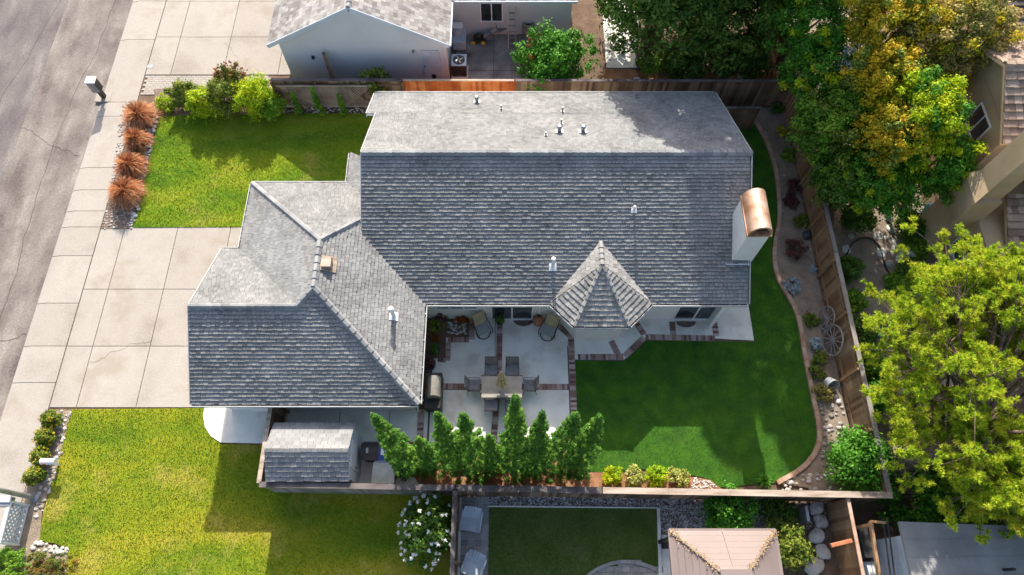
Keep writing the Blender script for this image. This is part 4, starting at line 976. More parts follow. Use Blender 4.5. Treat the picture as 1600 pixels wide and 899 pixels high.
for px, py, h, lb in ((466, 152, 1.5, 'slim young cypress nearest the street before the lattice'), (497, 148, 1.9, 'middle and tallest slim young cypress before the lattice'), (536, 155, 1.4, 'slim young cypress nearest the house before the lattice')):
    p = at(px, py, h / 2); t = thing('young_cypress', lb, 'tree', (p.x, 21.75, 0), 'slim cypresses before the lattice'); z = rng.uniform(0, 1, 60); a = rng.uniform(0, 6.28, 60); q = .2 * (1.05 - z) * rng.uniform(.3, 1, 60)
    cl = np.stack([p.x + q * np.cos(a), 21.75 + q * np.sin(a), .1 + z * h, .09 + 0 * z], 1); V, F = clump_cloud(cl, 60, .04, aspect=2); arr_obj('crown', V, F, 'leaf_mid', t); MB().tube([(p.x, 21.75, -.05), (p.x, 21.75, h * .8)], [.03, .01], 6).build('trunk', 'bark', t)
shrub('bush', 'loose grey-green bush against the dark fence by the roof corner', 590, 128, .85, 2.2, 'leaf_olive', 34, 60, .08, cat='bush')
# red fountain grasses
for k, (px, py, r, lf, lb) in enumerate(((215, 178, 1.05, 'grass_red', 'red fountain grass nearest the mailbox, topmost of the row'), (211, 217, .8, 'grass_red', 'smaller red fountain grass second from the mailbox'),
                          (201, 256, .92, 'grass_red', 'rusty red fountain grass third from the mailbox'), (193, 297, 1.0, 'grass_red', 'rusty fountain grass closest to the driveway'))):
    spiky('fountain_grass', lb, px, py, r, 1.15, lf, n=1500, wid=.012, group='red fountain grasses in the street bed')
    spi = None
p = at(222, 236, .3); spiky('fountain_grass', 'small dry tan grass tuft squeezed between two red grasses', 214, 236, .45, .6, 'grass_tan', 500, .01, group='red fountain grasses in the street bed')
# round shrubs by the kerb, lower left
for px, py, lb in ((80, 656, 'round green-gold shrub nearest the driveway corner'), (70, 684, 'round green-gold shrub second below the driveway'), (63, 712, 'round green-gold shrub beside the small white mailbox'), (54, 744, 'round green-gold shrub next to the street lamp base')):
    shrub('round_shrub', lb, px, py, .37, .7, 'leaf_olive', 60, 90, .04, shell=.85, group='round shrubs along the pavement', flower=('leaf_gold', 20, .05))
def hedge(label, P, h, leaf, per=90, size=.032, flower=None):
    xs = [p[0] for p in P]; ys = [p[1] for p in P]; c = (sum(xs) / len(xs), sum(ys) / len(ys)); t = thing('hedge', label, 'hedge', (c[0], c[1], 0))
    X, Y = scatter_pts(P, 60); Z = rng.uniform(.1, h, len(X)); X2, Y2 = scatter_pts(P, 40)
    cl = np.concatenate([np.stack([X, Y, Z, np.full(len(X), .11)], 1), np.stack([X2, Y2, np.full(len(X2), h), np.full(len(X2), .08)], 1)])
    V, F = clump_cloud(cl, per, size); arr_obj('foliage', V, F, leaf, t); m = MB()
    for _ in range(6):
        i = random.randrange(len(X)); m.tube([(X[i], Y[i], -.05), (X[i] + .05, Y[i], h * .7)], .02, 5)
    m.build('stem', 'bark', t); return t
hedge('clipped green hedge in the lower left corner', [g2(-30, 856, .9), g2(36, 856, .9), g2(36, 930, .9), g2(-30, 930, .9)], .95, 'leaf_mid')
hedge('clipped red-and-green hedge beside the white rocks', [g2(42, 863, .8), g2(103, 868, .8), g2(103, 930, .8), g2(42, 930, .8)], .85, 'leaf_redgreen')
# white-flowered bush
tree('flowering_bush', 'big dark bush covered with white blossoms against the fence', (-3.1, 2.4, 0), (-3.05, 2.35, .95), (.88, 1.15, .8), 75, .27, 110, .07, 'leaf_dark', .05, cat='bush', low=-.8)
bs = [o for o in COL.objects if o.get('label', '').startswith('big dark bush covered')][0]
C = ellipsoid_clumps((-3.05, 2.35, .95), (1.05, 1.35, .95), 66, .05, shell=.95, low=0, noise=.08); V, F = clump_cloud([(c[0], c[1], c[2], .055) for c in C], 9, .07); arr_obj('blossoms', V, F, 'petal_white', bs)
# neighbour's round bushes
shrub('bush', 'dense glossy green round bush between the gazebo and the fence', 1141, 806, 1.0, 1.5, 'leaf_bright', 80, 120, .06, cat='bush')
shrub('bush', 'straggly yellow-green bush right of the gazebo roof', 1232, 850, .8, 1.6, 'leaf_olive', 60, 90, .07, cat='bush', ry=1.1)
shrub('bush', 'dark bush tucked under the fence above the straggly one', 1215, 797, .7, .9, 'leaf_dark', 34, 80, .06, cat='bush')
# green-red bush in top neighbour's yard
tree('bush', 'large bright green bush with orange tips behind the back fence', at(888, 95)[:3] and (2.2, 23.6, 0), (2.15, 23.9, 1.6), (1.75, 1.25, 1.35), 120, .4, 130, .085, 'leaf_bright', .08, cat='bush', low=-.75,
     extra=[('orange_tips', (1.1, 23.9, 1.9), (.9, .8, .9), 16, .14, 50, .06, 'leaf_red')])
shrub('shrub', 'light green shrub spilling over the back fence onto the gutter', 838, 133, .85, 2.0, 'leaf_bright', 40, 80, .07)
# tall conifers behind the back fence (their tops rise out of the frame)
def conifer(label, x, y, h, r, leaf='leaf_dark', z0=1.2, n=400):
    t = thing('conifer', label, 'tree', (x, y, 0), 'tall conifers behind the back fence'); m = MB().tube([(x, y, -.2), (x, y, h * .5), (x, y, h * .97)], [.3, .2, .03], 10)
    z = rng.uniform(0, 1, n); a = rng.uniform(0, 6.28, n); q = rng.uniform(.3, 1, n) ** .6; rr = r * np.minimum(1, (1.03 - z) * 2.1) ** .8
    cl = np.stack([x + np.cos(a) * rr * q, y + np.sin(a) * rr * q, z0 + z * (h - z0) - .25 * q, .62 * rng.uniform(.6, 1.2, n) * (1.05 - .5 * z)], 1)
    for i in range(0, n, 9): m.bar((x, y, cl[i, 2] + .2), cl[i, :3], .05)
    m.build('trunk', 'bark', t); V, F = clump_cloud(cl, 150, .1, up=.3, aspect=2.4); arr_obj('crown', V, F, leaf, t)
conifer('dark conifer with the broadest crown behind the back fence', 7.5, 26.6, 13.8, 3.3)
conifer('conifer added to shade the roof, its crown out of view above a bare trunk', 6.6, 25.0, 11.4, 2.3, z0=4.6, n=260)  # added tree; crown starts above the view so only its shadow tells
conifer('dark conifer with grey trunk by the garden path end', 10.4, 26.2, 14.5, 3.0)
conifer('dark conifer nearest the side fence corner', 13.0, 27.6, 13.2, 2.5, z0=1.6, n=300)
shrub('bush', 'tangled dark green undergrowth bush below the conifers', 1065, 95, 1.3, 1.2, 'leaf_dark', 50, 80, .08, cat='bush')
shrub('bush', 'dark undergrowth bush near the side fence corner below the conifers', 1160, 85, 1.6, 1.5, 'leaf_dark', 60, 80, .08, cat='bush')
shrub('bush', 'thin weedy bush beside the terracotta pot', 1020, 100, .8, .9, 'leaf_mid', 26, 50, .07, cat='bush')
# mixed trees of the east garden
def T(label, px, py, h, rx, ry, rz_, leaf, n=90, rc=.42, per=230, size=.07, extra=None, shell=.55):
    p = at(px, py, h); L2 = {'leaf_mid': 'leaf_olive', 'leaf_bright': 'leaf_yellow', 'leaf_gold': 'leaf_olive', 'leaf_tan': 'leaf_gold', 'leaf_yellow': 'leaf_bright', 'leaf_olive': 'leaf_mid', 'leaf_dark': 'leaf_mid'}[leaf]
    extra = [('young_foliage', (p.x, p.y, h + .15), (rx, ry, rz_), int(n * .5), rc * .6, int(per * .5), size, L2)]; n = int(n * 1.5); rc *= .75; per = int(per * .62)
    return tree('leafy_tree', label, (p.x, p.y, 0), (p.x, p.y, h), (rx, ry, rz_), n, rc, per, size, leaf, .14, 'mixed trees of the right-hand garden', 'tree', extra, -.5, shell=shell)
T('bright green tree above the side fence at the top edge', 1265, 30, 4.5, 1.9, 1.9, 1.8, 'leaf_bright')
T('deep green tree beside the side fence below the bright one', 1290, 110, 4.0, 1.6, 1.7, 1.7, 'leaf_bright')
T('tan and gold topped tree overlapping the dark tile roof', 1490, 50, 6.2, 2.5, 1.7, 1.6, 'leaf_tan', 130)
T('golden orange tree in the upper middle of the garden', 1395, 40, 6.2, 1.9, 1.5, 1.5, 'leaf_gold', 100)
T('orange-gold small tree left of the large tan window wall', 1378, 120, 5.8, 1.3, 1.2, 1.5, 'leaf_gold', 80, .35)
T('tan brown tree just below the gold topped crown', 1455, 105, 4.8, 1.9, 1.4, 1.6, 'leaf_tan', 90)
T('mid green tree with dense small leaves beside the fence bed', 1310, 200, 3.7, 1.7, 1.7, 1.8, 'leaf_mid', 110)
T('bright yellow-green round tree next to the tan house window', 1432, 180, 5.3, 1.7, 1.6, 1.7, 'leaf_yellow', 130, extra=None)
T('golden tree between the bright round one and the dense mid green one', 1385, 215, 5.0, 1.1, 1.4, 1.4, 'leaf_gold', 70, .35)
T('dark olive tree left of the yellow round one', 1340, 160, 4.3, 1.3, 1.5, 1.5, 'leaf_olive', 80)
T('deep green tree under the yellow round crown', 1450, 255, 3.6, 1.7, 1.3, 1.6, 'leaf_bright', 110)
T('fresh green low tree above the garden patio', 1370, 280, 3.0, 1.7, 1.6, 1.4, 'leaf_bright', 110)
T('dark low tree beside the side fence above the patio', 1318, 275, 2.6, 1.2, 1.5, 1.4, 'leaf_dark', 80)
shrub('bare_bush', 'pale silvery bare-branched bush among the trees', 1338, 92, .8, 1.2, 'silver', 14, 26, .05, cat='bush', base_h=5.2, stem=False)
for px, py, r, h, lf, lb in ((1340, 340, .8, 1.2, 'leaf_dark', 'dark bush at the upper edge of the garden patio'), (1425, 350, .9, 1.3, 'leaf_dark', 'dark bush by the tan chimney base'), (1432, 385, .6, .8, 'leaf_mid', 'green plant beside the blue tub'),
                         (1330, 420, .55, .9, 'leaf_dark', 'dark shrub along the fence left of the patio'), (1335, 470, .6, .9, 'leaf_mid', 'green shrub along the fence below the patio'), (1345, 520, .7, 1.0, 'leaf_dark', 'dark shrub along the fence near the wagon wheels'),
                         (1362, 570, .8, 1.0, 'leaf_mid', 'mid-green shrub behind the fence above the blossomless round bush'), (1372, 620, .8, 1.1, 'leaf_bright', 'fresh green shrub behind the lower end of the fence'), (1425, 425, .7, .8, 'leaf_dark', 'low dark shrub at the tan wall corner'),
                         (1405, 445, .6, .7, 'leaf_mid', 'green shrub on the patio curve'), (1470, 700, 1.6, 1.2, 'leaf_mid', 'wide green bush below the pine trunk'), (1420, 770, 1.5, 1.1, 'leaf_bright', 'fresh green bush bordering the lower right fence end'),
                         (1510, 735, 1.5, 1.2, 'leaf_mid', 'green bush under the pine in the lower right'), (1560, 790, 1.4, 1.1, 'leaf_dark', 'dark bush above the grey flat roof'), (1480, 790, 1.2, .9, 'leaf_mid', 'green bush along the top edge of the grey flat roof')):
    shrub('bush', lb, px, py, r, h, lf, 46, 70, .08, cat='bush')
shrub('bush', 'big round bright green bush in the corner where fences meet', 1343, 722, 1.3, 2.0, 'leaf_bright', 110, 120, .065, cat='bush')
# the big yellow-green pine, lower right
pt = thing('pine_tree', 'big sprawling yellow-green pine with thick leaning trunk in the lower right', 'tree', (14.4, 4.5, 0))
tb, tt = Vector((14.35, 4.6, -.2)), Vector((14.9, 5.0, 5.2)); m = MB(); m.tube([tb, tb.lerp(tt, .3), tb.lerp(tt, .7), tt], [.48, .38, .32, .22], 14); cls = []
npad = 0
for k in range(66):
    a = random.uniform(0, 6.28); q = random.uniform(.35, 1) ** .7; e = Vector((16.9 + math.cos(a) * 3.9 * q, 6.5 + math.sin(a) * 4.0 * q, random.uniform(4.6, 8.2) - 1.4 * q)); s_ = tb.lerp(tt, random.uniform(.6, 1))
    md = s_.lerp(e, .5) + Vector((0, 0, .5)); m.tube([s_, md, e], [.075, .05, .02], 6)
    for j in range(19):
        f = e + Vector((random.gauss(0, .72), random.gauss(0, .72), random.gauss(0, .38))); cls.append((f.x, f.y, f.z)); 
        m.tube([md.lerp(e, random.uniform(.3, .95)), f], [.022, .01], 4)
m.build('trunk', 'bark', pt)
def tufts(C, per=60, L=.135, wid=.0085):
    C = np.array(C); n = len(C) * per; c = np.repeat(C, per, 0); d = rng.normal(size=(n, 3)) + np.array([0, 0, .45]); d /= np.linalg.norm(d, axis=1)[:, None]
    s = np.cross(d, rng.normal(size=(n, 3))); s /= np.linalg.norm(s, axis=1)[:, None]; l = L * rng.uniform(.6, 1.2, (n, 1))
    V = np.stack([c - s * wid, c + s * wid, c + d * l + s * wid * .6, c + d * l - s * wid * .6], 1).reshape(-1, 3); return V, np.arange(4 * n).reshape(-1, 4)
sub = []
for c in cls:
    for _ in range(9): sub.append((c[0] + random.gauss(0, .14), c[1] + random.gauss(0, .14), c[2] + random.gauss(0, .08)))
V, F = tufts(sub); arr_obj('crown', V, F, 'needle', pt)
# bed plants along the fence
for a in (('flowering_shrub', 'small yellow-flowered shrub near the top of the side bed', 1222, 204, .3, .5, 'leaf_gold'), ('shrub', 'green leafy plant in the upper side bed below the yellow one', 1232, 243, .42, .5, 'leaf_mid'),
          ('shrub', 'large leaf green plant in the shaded top corner of the side bed', 1212, 143, .35, .6, 'leaf_bright'), ('shrub', 'dull green clump in the shaded top of the side bed', 1215, 170, .4, .4, 'leaf_dark'),
          ('shrub', 'reddish brown low shrub in the upper side bed', 1243, 290, .5, .35, 'purple'), ('shrub', 'purple-brown low plant beside the bed stones', 1235, 315, .45, .3, 'purple'), ('shrub', 'grey-green clump above the dark bush in the side bed', 1252, 345, .4, .4, 'leaf_olive'),
          ('shrub', 'dark purple-green bush opposite the chimney', 1243, 388, .6, .7, 'purple'), ('shrub', 'silvery white leaved plant at the bed curve', 1238, 446, .5, .35, 'silver'), ('shrub', 'tiny silver plant near the fence above the wheels', 1271, 420, .2, .2, 'silver'),
          ('shrub', 'low olive clump left of the upper wagon wheel', 1266, 500, .4, .25, 'leaf_olive'), ('shrub', 'pale frosty clump left of the lower wagon wheel', 1275, 538, .36, .4, 'silver'), ('shrub', 'grey-green round clump below the frosty one', 1282, 560, .36, .4, 'leaf_olive'),
          ('shrub', 'olive shrub just above the tilted metal bucket', 1275, 582, .38, .45, 'leaf_olive'), ('shrub', 'golden-brown shrub beside the tilted metal bucket', 1285, 612, .5, .5, 'leaf_tan')):
    shrub(a[0], a[1], a[2], a[3], a[4], a[5], a[6], 22, 60, .045, group='plants of the side bed')
spiky('yucca', 'spiky green plant at the lower corner of the back lawn', 1196, 752, .4, .45, 'leaf_bright', 70, .02, cat='plant')
# planter plants
for a in (('shrub', 'reddish leaved plant by the window in the patio planter', 690, 492, .35, .6, 'purple'), ('shrub', 'dark red shrub right of the planter stones', 722, 497, .3, .5, 'leaf_red'), ('shrub', 'brown-green shrub in the planter corner by the garage', 680, 508, .4, .5, 'leaf_olive'), ('flowering_plant', 'pink and red flowers at the lower side of the planter', 680, 528, .25, .35, 'leaf_red')):
    shrub(a[0], a[1], a[2], a[3], a[4], a[5], a[6], 18, 50, .045, group='plants of the patio planter')
stones([g2(700, 502), g2(728, 502), g2(728, 523), g2(700, 524)], .04, 150, .03, .06, 'rock_pale', 'pebbles', 'grey pebbles inside the patio planter')

# ================================================================ PATIO OBJECTS
def potted(label, px, py, r, h, leaf, pot='pot_dark', group=None):
    p = at(px, py, .2); t = thing('potted_plant', label, 'potted plant', (p.x, p.y, .0), group); MB()._lathe((p.x, p.y, .0), [(r * .65, 0), (r * .9, h * .8), (r, h), (r * .85, h), (r * .8, h * .85)], 20).build('pot', pot, t, smooth=False)
    if leaf:
        V, F = clump_cloud(ellipsoid_clumps((p.x, p.y, h + r * .3), (r * .75, r * .75, r * .5), 14, r * .35), 45, .045); arr_obj('foliage', V, F, leaf, t)
    return t
potted('round dark bowl planter under the garage gutter', 669, 571, .33, .35, 'purple'); potted('dark ring-shaped pot beside the planter bricks', 679, 548, .24, .3, 'leaf_dark'); potted('dark potted plant between the doors and the tan chair', 781, 503, .2, .4, 'leaf_dark')
# fire bowl / chiminea: terracotta pot with a spout
p = at(841, 500, .3); t = thing('terracotta_urn', 'round terracotta urn with a dark spout by the patio doors', 'urn', (p.x, p.y, 0)); MB()._lathe((p.x, p.y, 0), [(.14, 0), (.22, .1), (.24, .3), (.2, .45), (.1, .55), (.07, .6)], 20).build('pot', 'terracotta', t, smooth=True); MB()._lathe((p.x, p.y, .6), [(.06, 0), (.05, .16), (.065, .18)], 14).build('spout', 'metal_dark', t)
def doormat(label, px, py, r):
    p = at(px, py); m = MB(); m.prism([(p.x + r * math.cos(math.pi + math.pi * k / 20), p.y + r * .62 * math.sin(math.pi + math.pi * k / 20) + .12) for k in range(21)], .005, .03); o = m.build('doormat', 'mat_brown'); tag(o, label, 'doormat', 'half-round doormats at the glass doors')
doormat('half-round brown doormat below the left glass doors', 818, 505, .42); doormat('half-round brown doormat below the right-hand sliding door', 1072, 507, .42)

def patio_chair(proto_name='patio_chair'):
    t = thing(proto_name, 'x', 'chair', (0, 0, 0), 'patio lounge chairs')
    # facing -Y (front towards -Y), origin at floor
    MB().box((0, -.02, .40), (.52, .50, .05), 0, Matrix.Rotation(R(-6), 4, 'X')).build('seat', 'sling_light', t, bevel=.02)
    MB().box((0, .33, .72), (.50, .05, .66), 0, Matrix.Rotation(R(-24), 4, 'X')).build('backrest', 'cushion_tan', t, bevel=.02)
    for s in (-1, 1):
        m = MB(); m.tube([(s * .30, .38, .95), (s * .31, .22, .62), (s * .33, -.05, .63), (s * .33, -.3, .6), (s * .3, -.36, .4)], .018, 8); m.build('armrest', 'metal_dark', t)
    m = MB(); m.tube([(.24 * math.cos(a * math.pi / 12) * 1.25, -.04 + .32 * math.sin(a * math.pi / 12), .03) for a in range(25)], .02, 8); m.build('base_ring', 'metal_dark', t)
    for s in (-1, 1):
        MB().tube([(s * .26, -.27, .4), (s * .27, -.2, .03)], .018, 8).build('leg', 'metal_dark', t); MB().tube([(s * .26, .2, .4), (s * .27, .15, .03)], .018, 8).build('leg', 'metal_dark', t)
    return t
pc_ = patio_chair(); p = at(754, 513, .4); place(pc_, (p.x, p.y, .003), R(25), 'tan-backed patio chair beside the planter bed', True)
p = at(857, 516, .4); place(pc_, (p.x, p.y, .003), R(-25), 'tan-backed patio chair beside the terracotta urn')
def dining_chair():
    t = thing('dining_chair', 'x', 'chair', (0, 0, 0), 'dining chairs around the patio table')
    MB().box((0, 0, .42), (.50, .46, .03)).build('seat', 'sling', t); MB().box((0, .27, .72), (.48, .03, .55), 0, Matrix.Rotation(R(-14), 4, 'X')).build('backrest', 'sling', t)
    for s in (-1, 1):
        MB().tube([(s * .26, -.26, 0), (s * .26, -.23, .62), (s * .26, .2, .64), (s * .25, .25, .6)], .014, 6).build('armrest', 'metal_dark', t); MB().tube([(s * .25, .28, 0), (s * .25, .22, .45), (s * .25, .34, 1.0)], .014, 6).build('frame', 'metal_dark', t)
    MB().tube([(-.25, .34, 1.0), (.25, .34, 1.0)], .014, 6).build('top_rail', 'metal_dark', t); return t
dc = dining_chair(); tcx, tcy = at(784, 603, .74).x, at(784, 603, .74).y
sp = [(-.42, .78, 0, 'dining chair behind the table, left of the umbrella'), (.42, .78, 0, 'dining chair behind the table, right of the umbrella'), (-1.12, .1, R(90), 'dining chair at the left end of the table'), (1.12, .1, R(-90), 'dining chair at the right end of the table'), (-.42, -.72, R(180), 'dining chair on the cypress side of the table, towards the grill'), (.42, -.72, R(180), 'dining chair on the cypress side of the table, towards the lawn')]
for i, (dx, dy, rz_, lb) in enumerate(sp): place(dc, (tcx + dx, tcy + dy, .004), rz_, lb, i == 0)
t = thing('dining_table', 'rectangular patio dining table with pale stone-look top', 'table', (tcx, tcy, 0)); MB().bx(tcx - .8, tcx + .8, tcy - .48, tcy + .4, .70, .74).build('tabletop', 'table_top', t, bevel=.01); f = MB()
f.bx(tcx - .83, tcx + .83, tcy - .51, tcy - .485, .69, .735); f.bx(tcx - .83, tcx + .83, tcy + .405, tcy + .43, .69, .735); f.build('frame', 'metal_dark', t)
for sx in (-.7, .7):
    for sy in (-.4, .3): MB().tube([(tcx + sx, tcy + sy, 0), (tcx + sx, tcy + sy, .7)], .025, 8).build('leg', 'metal_dark', t)
t = thing('patio_umbrella', 'closed beige umbrella standing through the dining table', 'umbrella', (tcx, tcy, .0)); MB().tube([(tcx, tcy, .0), (tcx, tcy, 2.5)], .022, 10).build('pole', 'metal_dark', t); MB()._lathe((tcx, tcy, 0), [(.26, 0), (.26, .05), (.08, .1)], 20).build('base', 'metal_dark', t)
m = MB(); n = 16; i = len(m.v); prof = [(.19, 1.05), (.16, 1.3), (.12, 1.6), (.10, 1.7), (.13, 1.85), (.09, 2.15), (.045, 2.45), (.02, 2.5)]
for r_, z in prof:
    for a in range(n):
        q = r_ * (1.3 if a % 2 else .75); m.v.append((tcx + q * math.cos(a * 2 * math.pi / n), tcy + q * math.sin(a * 2 * math.pi / n), z))
for k in range(len(prof) - 1):
    for a in range(n): b = (a + 1) % n; m.f.append((i + k * n + a, i + k * n + b, i + (k + 1) * n + b, i + (k + 1) * n + a))
m.build('canopy', 'canvas_beige', t)
MB()._lathe((tcx, tcy, 1.72), [(.14, 0), (.14, .04)], 14).build('tie', 'wood_cap', t)
# covered grill
p = at(681, 606, .9); t = thing('grill', 'barbecue grill under a grey-brown cover against the garage wall', 'grill', (p.x - .05, p.y, 0)); gx, gy = p.x - .12, p.y
MB().prism([(gx - .33, gy - .75), (gx + .33, gy - .75), (gx + .33, gy + .65), (gx - .33, gy + .65)], .0, .8).build('cart', 'metal_dark', t, bevel=.03)
m = MB(); i = len(m.v); n = 10
for y, s_ in ((gy - .42, .8), (gy - .38, 1), (gy + .4, 1), (gy + .46, .8)):
    for k in range(n + 1): a = math.pi * k / n; m.v.append((gx + .05 + .27 * s_ * math.cos(a), y, .8 + .38 * s_ * math.sin(a)))
for j in range(3):
    for k in range(n): a = i + j * (n + 1) + k; m.f.append((a, a + 1, a + n + 2, a + n + 1))
m.f.append(tuple(range(i, i + n + 1))); m.f.append(tuple(range(i + 4 * n + 3, i + 3 * n + 2, -1))); m.build('cover', 'cover_grey', t, smooth=False)
MB().bx(gx - .3, gx + .32, gy - .8, gy - .45, .8, .86).build('side_shelf', 'black', t)
MB().tube([(gx + .36, gy - .3, .85), (gx + .36, gy + .3, .85)], .02).build('handle', 'black', t)

# wheels on the fence
def wheel(label, y, rad, z):
    t = thing('wagon_wheel', label, 'wheel', (13.1, y, 0), 'wooden wagon wheels on the side fence'); T0 = Vector((13.16, y, z)); tilt = R(12)
    def W(a, r): 
        dz = r * math.sin(a); return (T0.x + dz * math.sin(tilt), y + r * math.cos(a), T0.z + dz * math.cos(tilt))
    m = MB(); m.tube([W(2 * math.pi * k / 36, rad) for k in range(37)], .032, 8, False); m.build('rim', 'wheel_wood', t)
    for k in range(12):
        a = 2 * math.pi * k / 12; MB().tube([W(a, .05), W(a, rad)], [.022, .016], 6).build('spoke', 'wheel_wood', t)
    MB().tube([(T0.x - .09, y, z + .0), (T0.x + .09, y, z)], .075, 12).build('hub', 'wheel_wood', t)
wheel('larger lower wooden wagon wheel leaning on the side fence', at(1302, 532, .62).y, .63, .64); wheel('smaller upper wooden wagon wheel leaning on the side fence', at(1298, 498, .5).y, .5, .52)
# tipped bucket
p = at(1298, 600, .25); t = thing('bucket', 'tipped galvanised metal tub in the side bed', 'bucket', (p.x, p.y, .04)); m = MB(); ax_ = Vector((.25, -.75, .62)).normalized(); q = ax_.to_track_quat('Z', 'Y').to_matrix(); n = 20; i = len(m.v); pr = [(.02, -.17), (.22, -.17), (.27, .17), (.25, .17), (.2, -.13), (.02, -.13)]
for r_, z in pr:
    for a in range(n): m.v.append(tuple(p + q @ Vector((r_ * math.cos(2 * math.pi * a / n), r_ * math.sin(2 * math.pi * a / n), z))))
for k in range(len(pr) - 1):
    for a in range(n): b = (a + 1) % n; m.f.append((i + k * n + a, i + k * n + b, i + (k + 1) * n + b, i + (k + 1) * n + a))
m.build('tub', 'galvanised', t); MB().tube([tuple(p + q @ Vector((.27 * math.cos(a), .27 * math.sin(a), .17 + .0))) for a in np.linspace(0, 2 * math.pi, 25)], .012, 6, False).build('rim', 'galvanised', t)
for px, py, r_, lb in ((1310, 628, .13, 'white rock beside the fence below the metal tub'), (1306, 620, .09, 'small white rock touching the larger one below the tub'), (1300, 634, .08, 'pale stone at the foot of the golden-brown shrub'), (1252, 293, .16, 'round pinkish stone ring in the upper side bed'), (1257, 310, .14, 'dark pot-like stone in the upper side bed'), (1262, 368, .25, 'dark basin by the fence opposite the chimney')):
    p = at(px, py, .05); o = MB().boulder((p.x, p.y, .06), r_, .7).build('rock', 'pot_dark' if 'dark' in lb else 'rock_pale'); tag(o, lb, 'rock')

# bins
def bin_(label, px, py, w_, d_, h, mm, lid_m=None, rz=0):
    p = at(px, py, h); t = thing('wheelie_bin', label, 'bin', (p.x, p.y, .0), 'wheeled bins beside the shed'); m = MB(); i = len(m.v)
    for s_, z in ((.8, .05), (1, h - .1)):
        for sx, sy in ((-1, -1), (1, -1), (1, 1), (-1, 1)): m.v.append((p.x + sx * w_ / 2 * s_, p.y + sy * d_ / 2 * s_, z))
    m.f += [(i + 3, i + 2, i + 1, i), (i + 4, i + 5, i + 6, i + 7)] + [(i + k, i + (k + 1) % 4, i + 4 + (k + 1) % 4, i + 4 + k) for k in range(4)]
    m.build('body', mm, t, bevel=.02); l = MB(); n = 8; i = len(l.v)
    for k in range(n + 1):
        y = -d_ / 2 - .03 + (d_ + .06) * k / n; z = h - .08 + .09 * math.sin(math.pi * k / n)
        l.v += [(p.x - w_ / 2 - .02, p.y + y, z), (p.x + w_ / 2 + .02, p.y + y, z)]
    for k in range(n): a = i + 2 * k; l.f.append((a, a + 1, a + 3, a + 2))
    l.f.append(tuple(i + 2 * k for k in range(n + 1))); l.f.append(tuple(i + 2 * k + 1 for k in range(n, -1, -1)))
    l.build('lid', lid_m or mm, t, bevel=.01); MB().tube([(p.x - w_ / 2 + .05, p.y + d_ / 2 + .05, h - .06), (p.x + w_ / 2 - .05, p.y + d_ / 2 + .05, h - .06)], .018, 8).build('handle', mm, t)
    for sx in (-1, 1): MB().tube([(p.x + sx * w_ * .42 - .03, p.y + d_ * .42, .12), (p.x + sx * w_ * .42 + .03, p.y + d_ * .42, .12)], .12, 14).build('wheel', 'black', t)
    return t, p
t, p = bin_('dark brown wheeled bin by the shed gable', 577, 705, .64, .6, 1.05, 'bin_brown'); MB().bx(p.x - .12, p.x - .04, p.y - .08, p.y + .12, 1.062, 1.066).build('lid_sticker', 'plastic_grey', t)
t, p = bin_('blue wheeled bin half hidden by the leaning cypress', 604, 709, .6, .6, 1.05, 'bin_blue'); MB().bx(p.x - .22, p.x - .1, p.y - .05, p.y + .18, 1.062, 1.066).build('lid_sticker', 'white_paint', t)
bin_('large grey wheeled bin against the lower fence', 599, 738, .8, .72, 1.05, 'bin_grey')

# ---------------------------------------------------------------- street side
t = thing('cluster_mailbox', 'white-topped grey cluster mailbox on a post at the kerb', 'mailbox', (at(163, 152).x, at(163, 152).y, 0)); bx_, by_ = t.location.x, t.location.y
MB().bx(bx_ - .4, bx_ + .35, by_ - .3, by_ + .3, -.2, .03).build('footing', 'concrete', t); MB().bx(bx_ - .1, bx_ + .1, by_ - .1, by_ + .1, .0, .6).build('post', 'metal_dark', t); MB().bx(bx_ - .2, bx_ + .2, by_ - .2, by_ + .2, .55, 1.2).build('box', 'metal_dark', t, bevel=.01)
MB().prism([(bx_ - .24, by_ - .22), (bx_ + .24, by_ - .22), (bx_ + .24, by_ + .22), (bx_ - .24, by_ + .22)], 1.2, 1.26).build('top_cover', 'white_paint', t, bevel=.02)
m = MB()
for i in range(2):
    for j in range(4): m.bx(bx_ - .19 + i * .195, bx_ - .01 + i * .195, by_ - .212, by_ - .2, .6 + j * .145, .73 + j * .145)
m.build('doors', 'metal_grey', t)
p = at(78, 722, .6); t = thing('post_mailbox', 'small white mailbox on a thin post between shrubs and lawn', 'mailbox', (p.x, p.y, 0)); MB().bx(p.x - .04, p.x + .04, p.y - .04, p.y + .04, -.1, .6).build('post', 'white_paint', t)
m = MB(); i = len(m.v); n = 8
for x in (p.x - .27, p.x + .27):
    m.v += [(x, p.y - .11, .6), (x, p.y + .11, .6)] + [(x, p.y + .11 * math.cos(math.pi * k / n), .72 + .1 * math.sin(math.pi * k / n)) for k in range(n + 1)]
K = n + 3; m.f += [tuple(range(i, i + K)), tuple(range(i + 2 * K - 1, i + K - 1, -1))] + [(i + k, i + K + k, i + K + (k + 1) % K, i + (k + 1) % K) for k in range(K)]
m.build('box', 'white_paint', t); MB().bx(p.x - .1, p.x - .07, p.y - .14, p.y - .115, .68, .9).build('flag', 'paint_red', t)
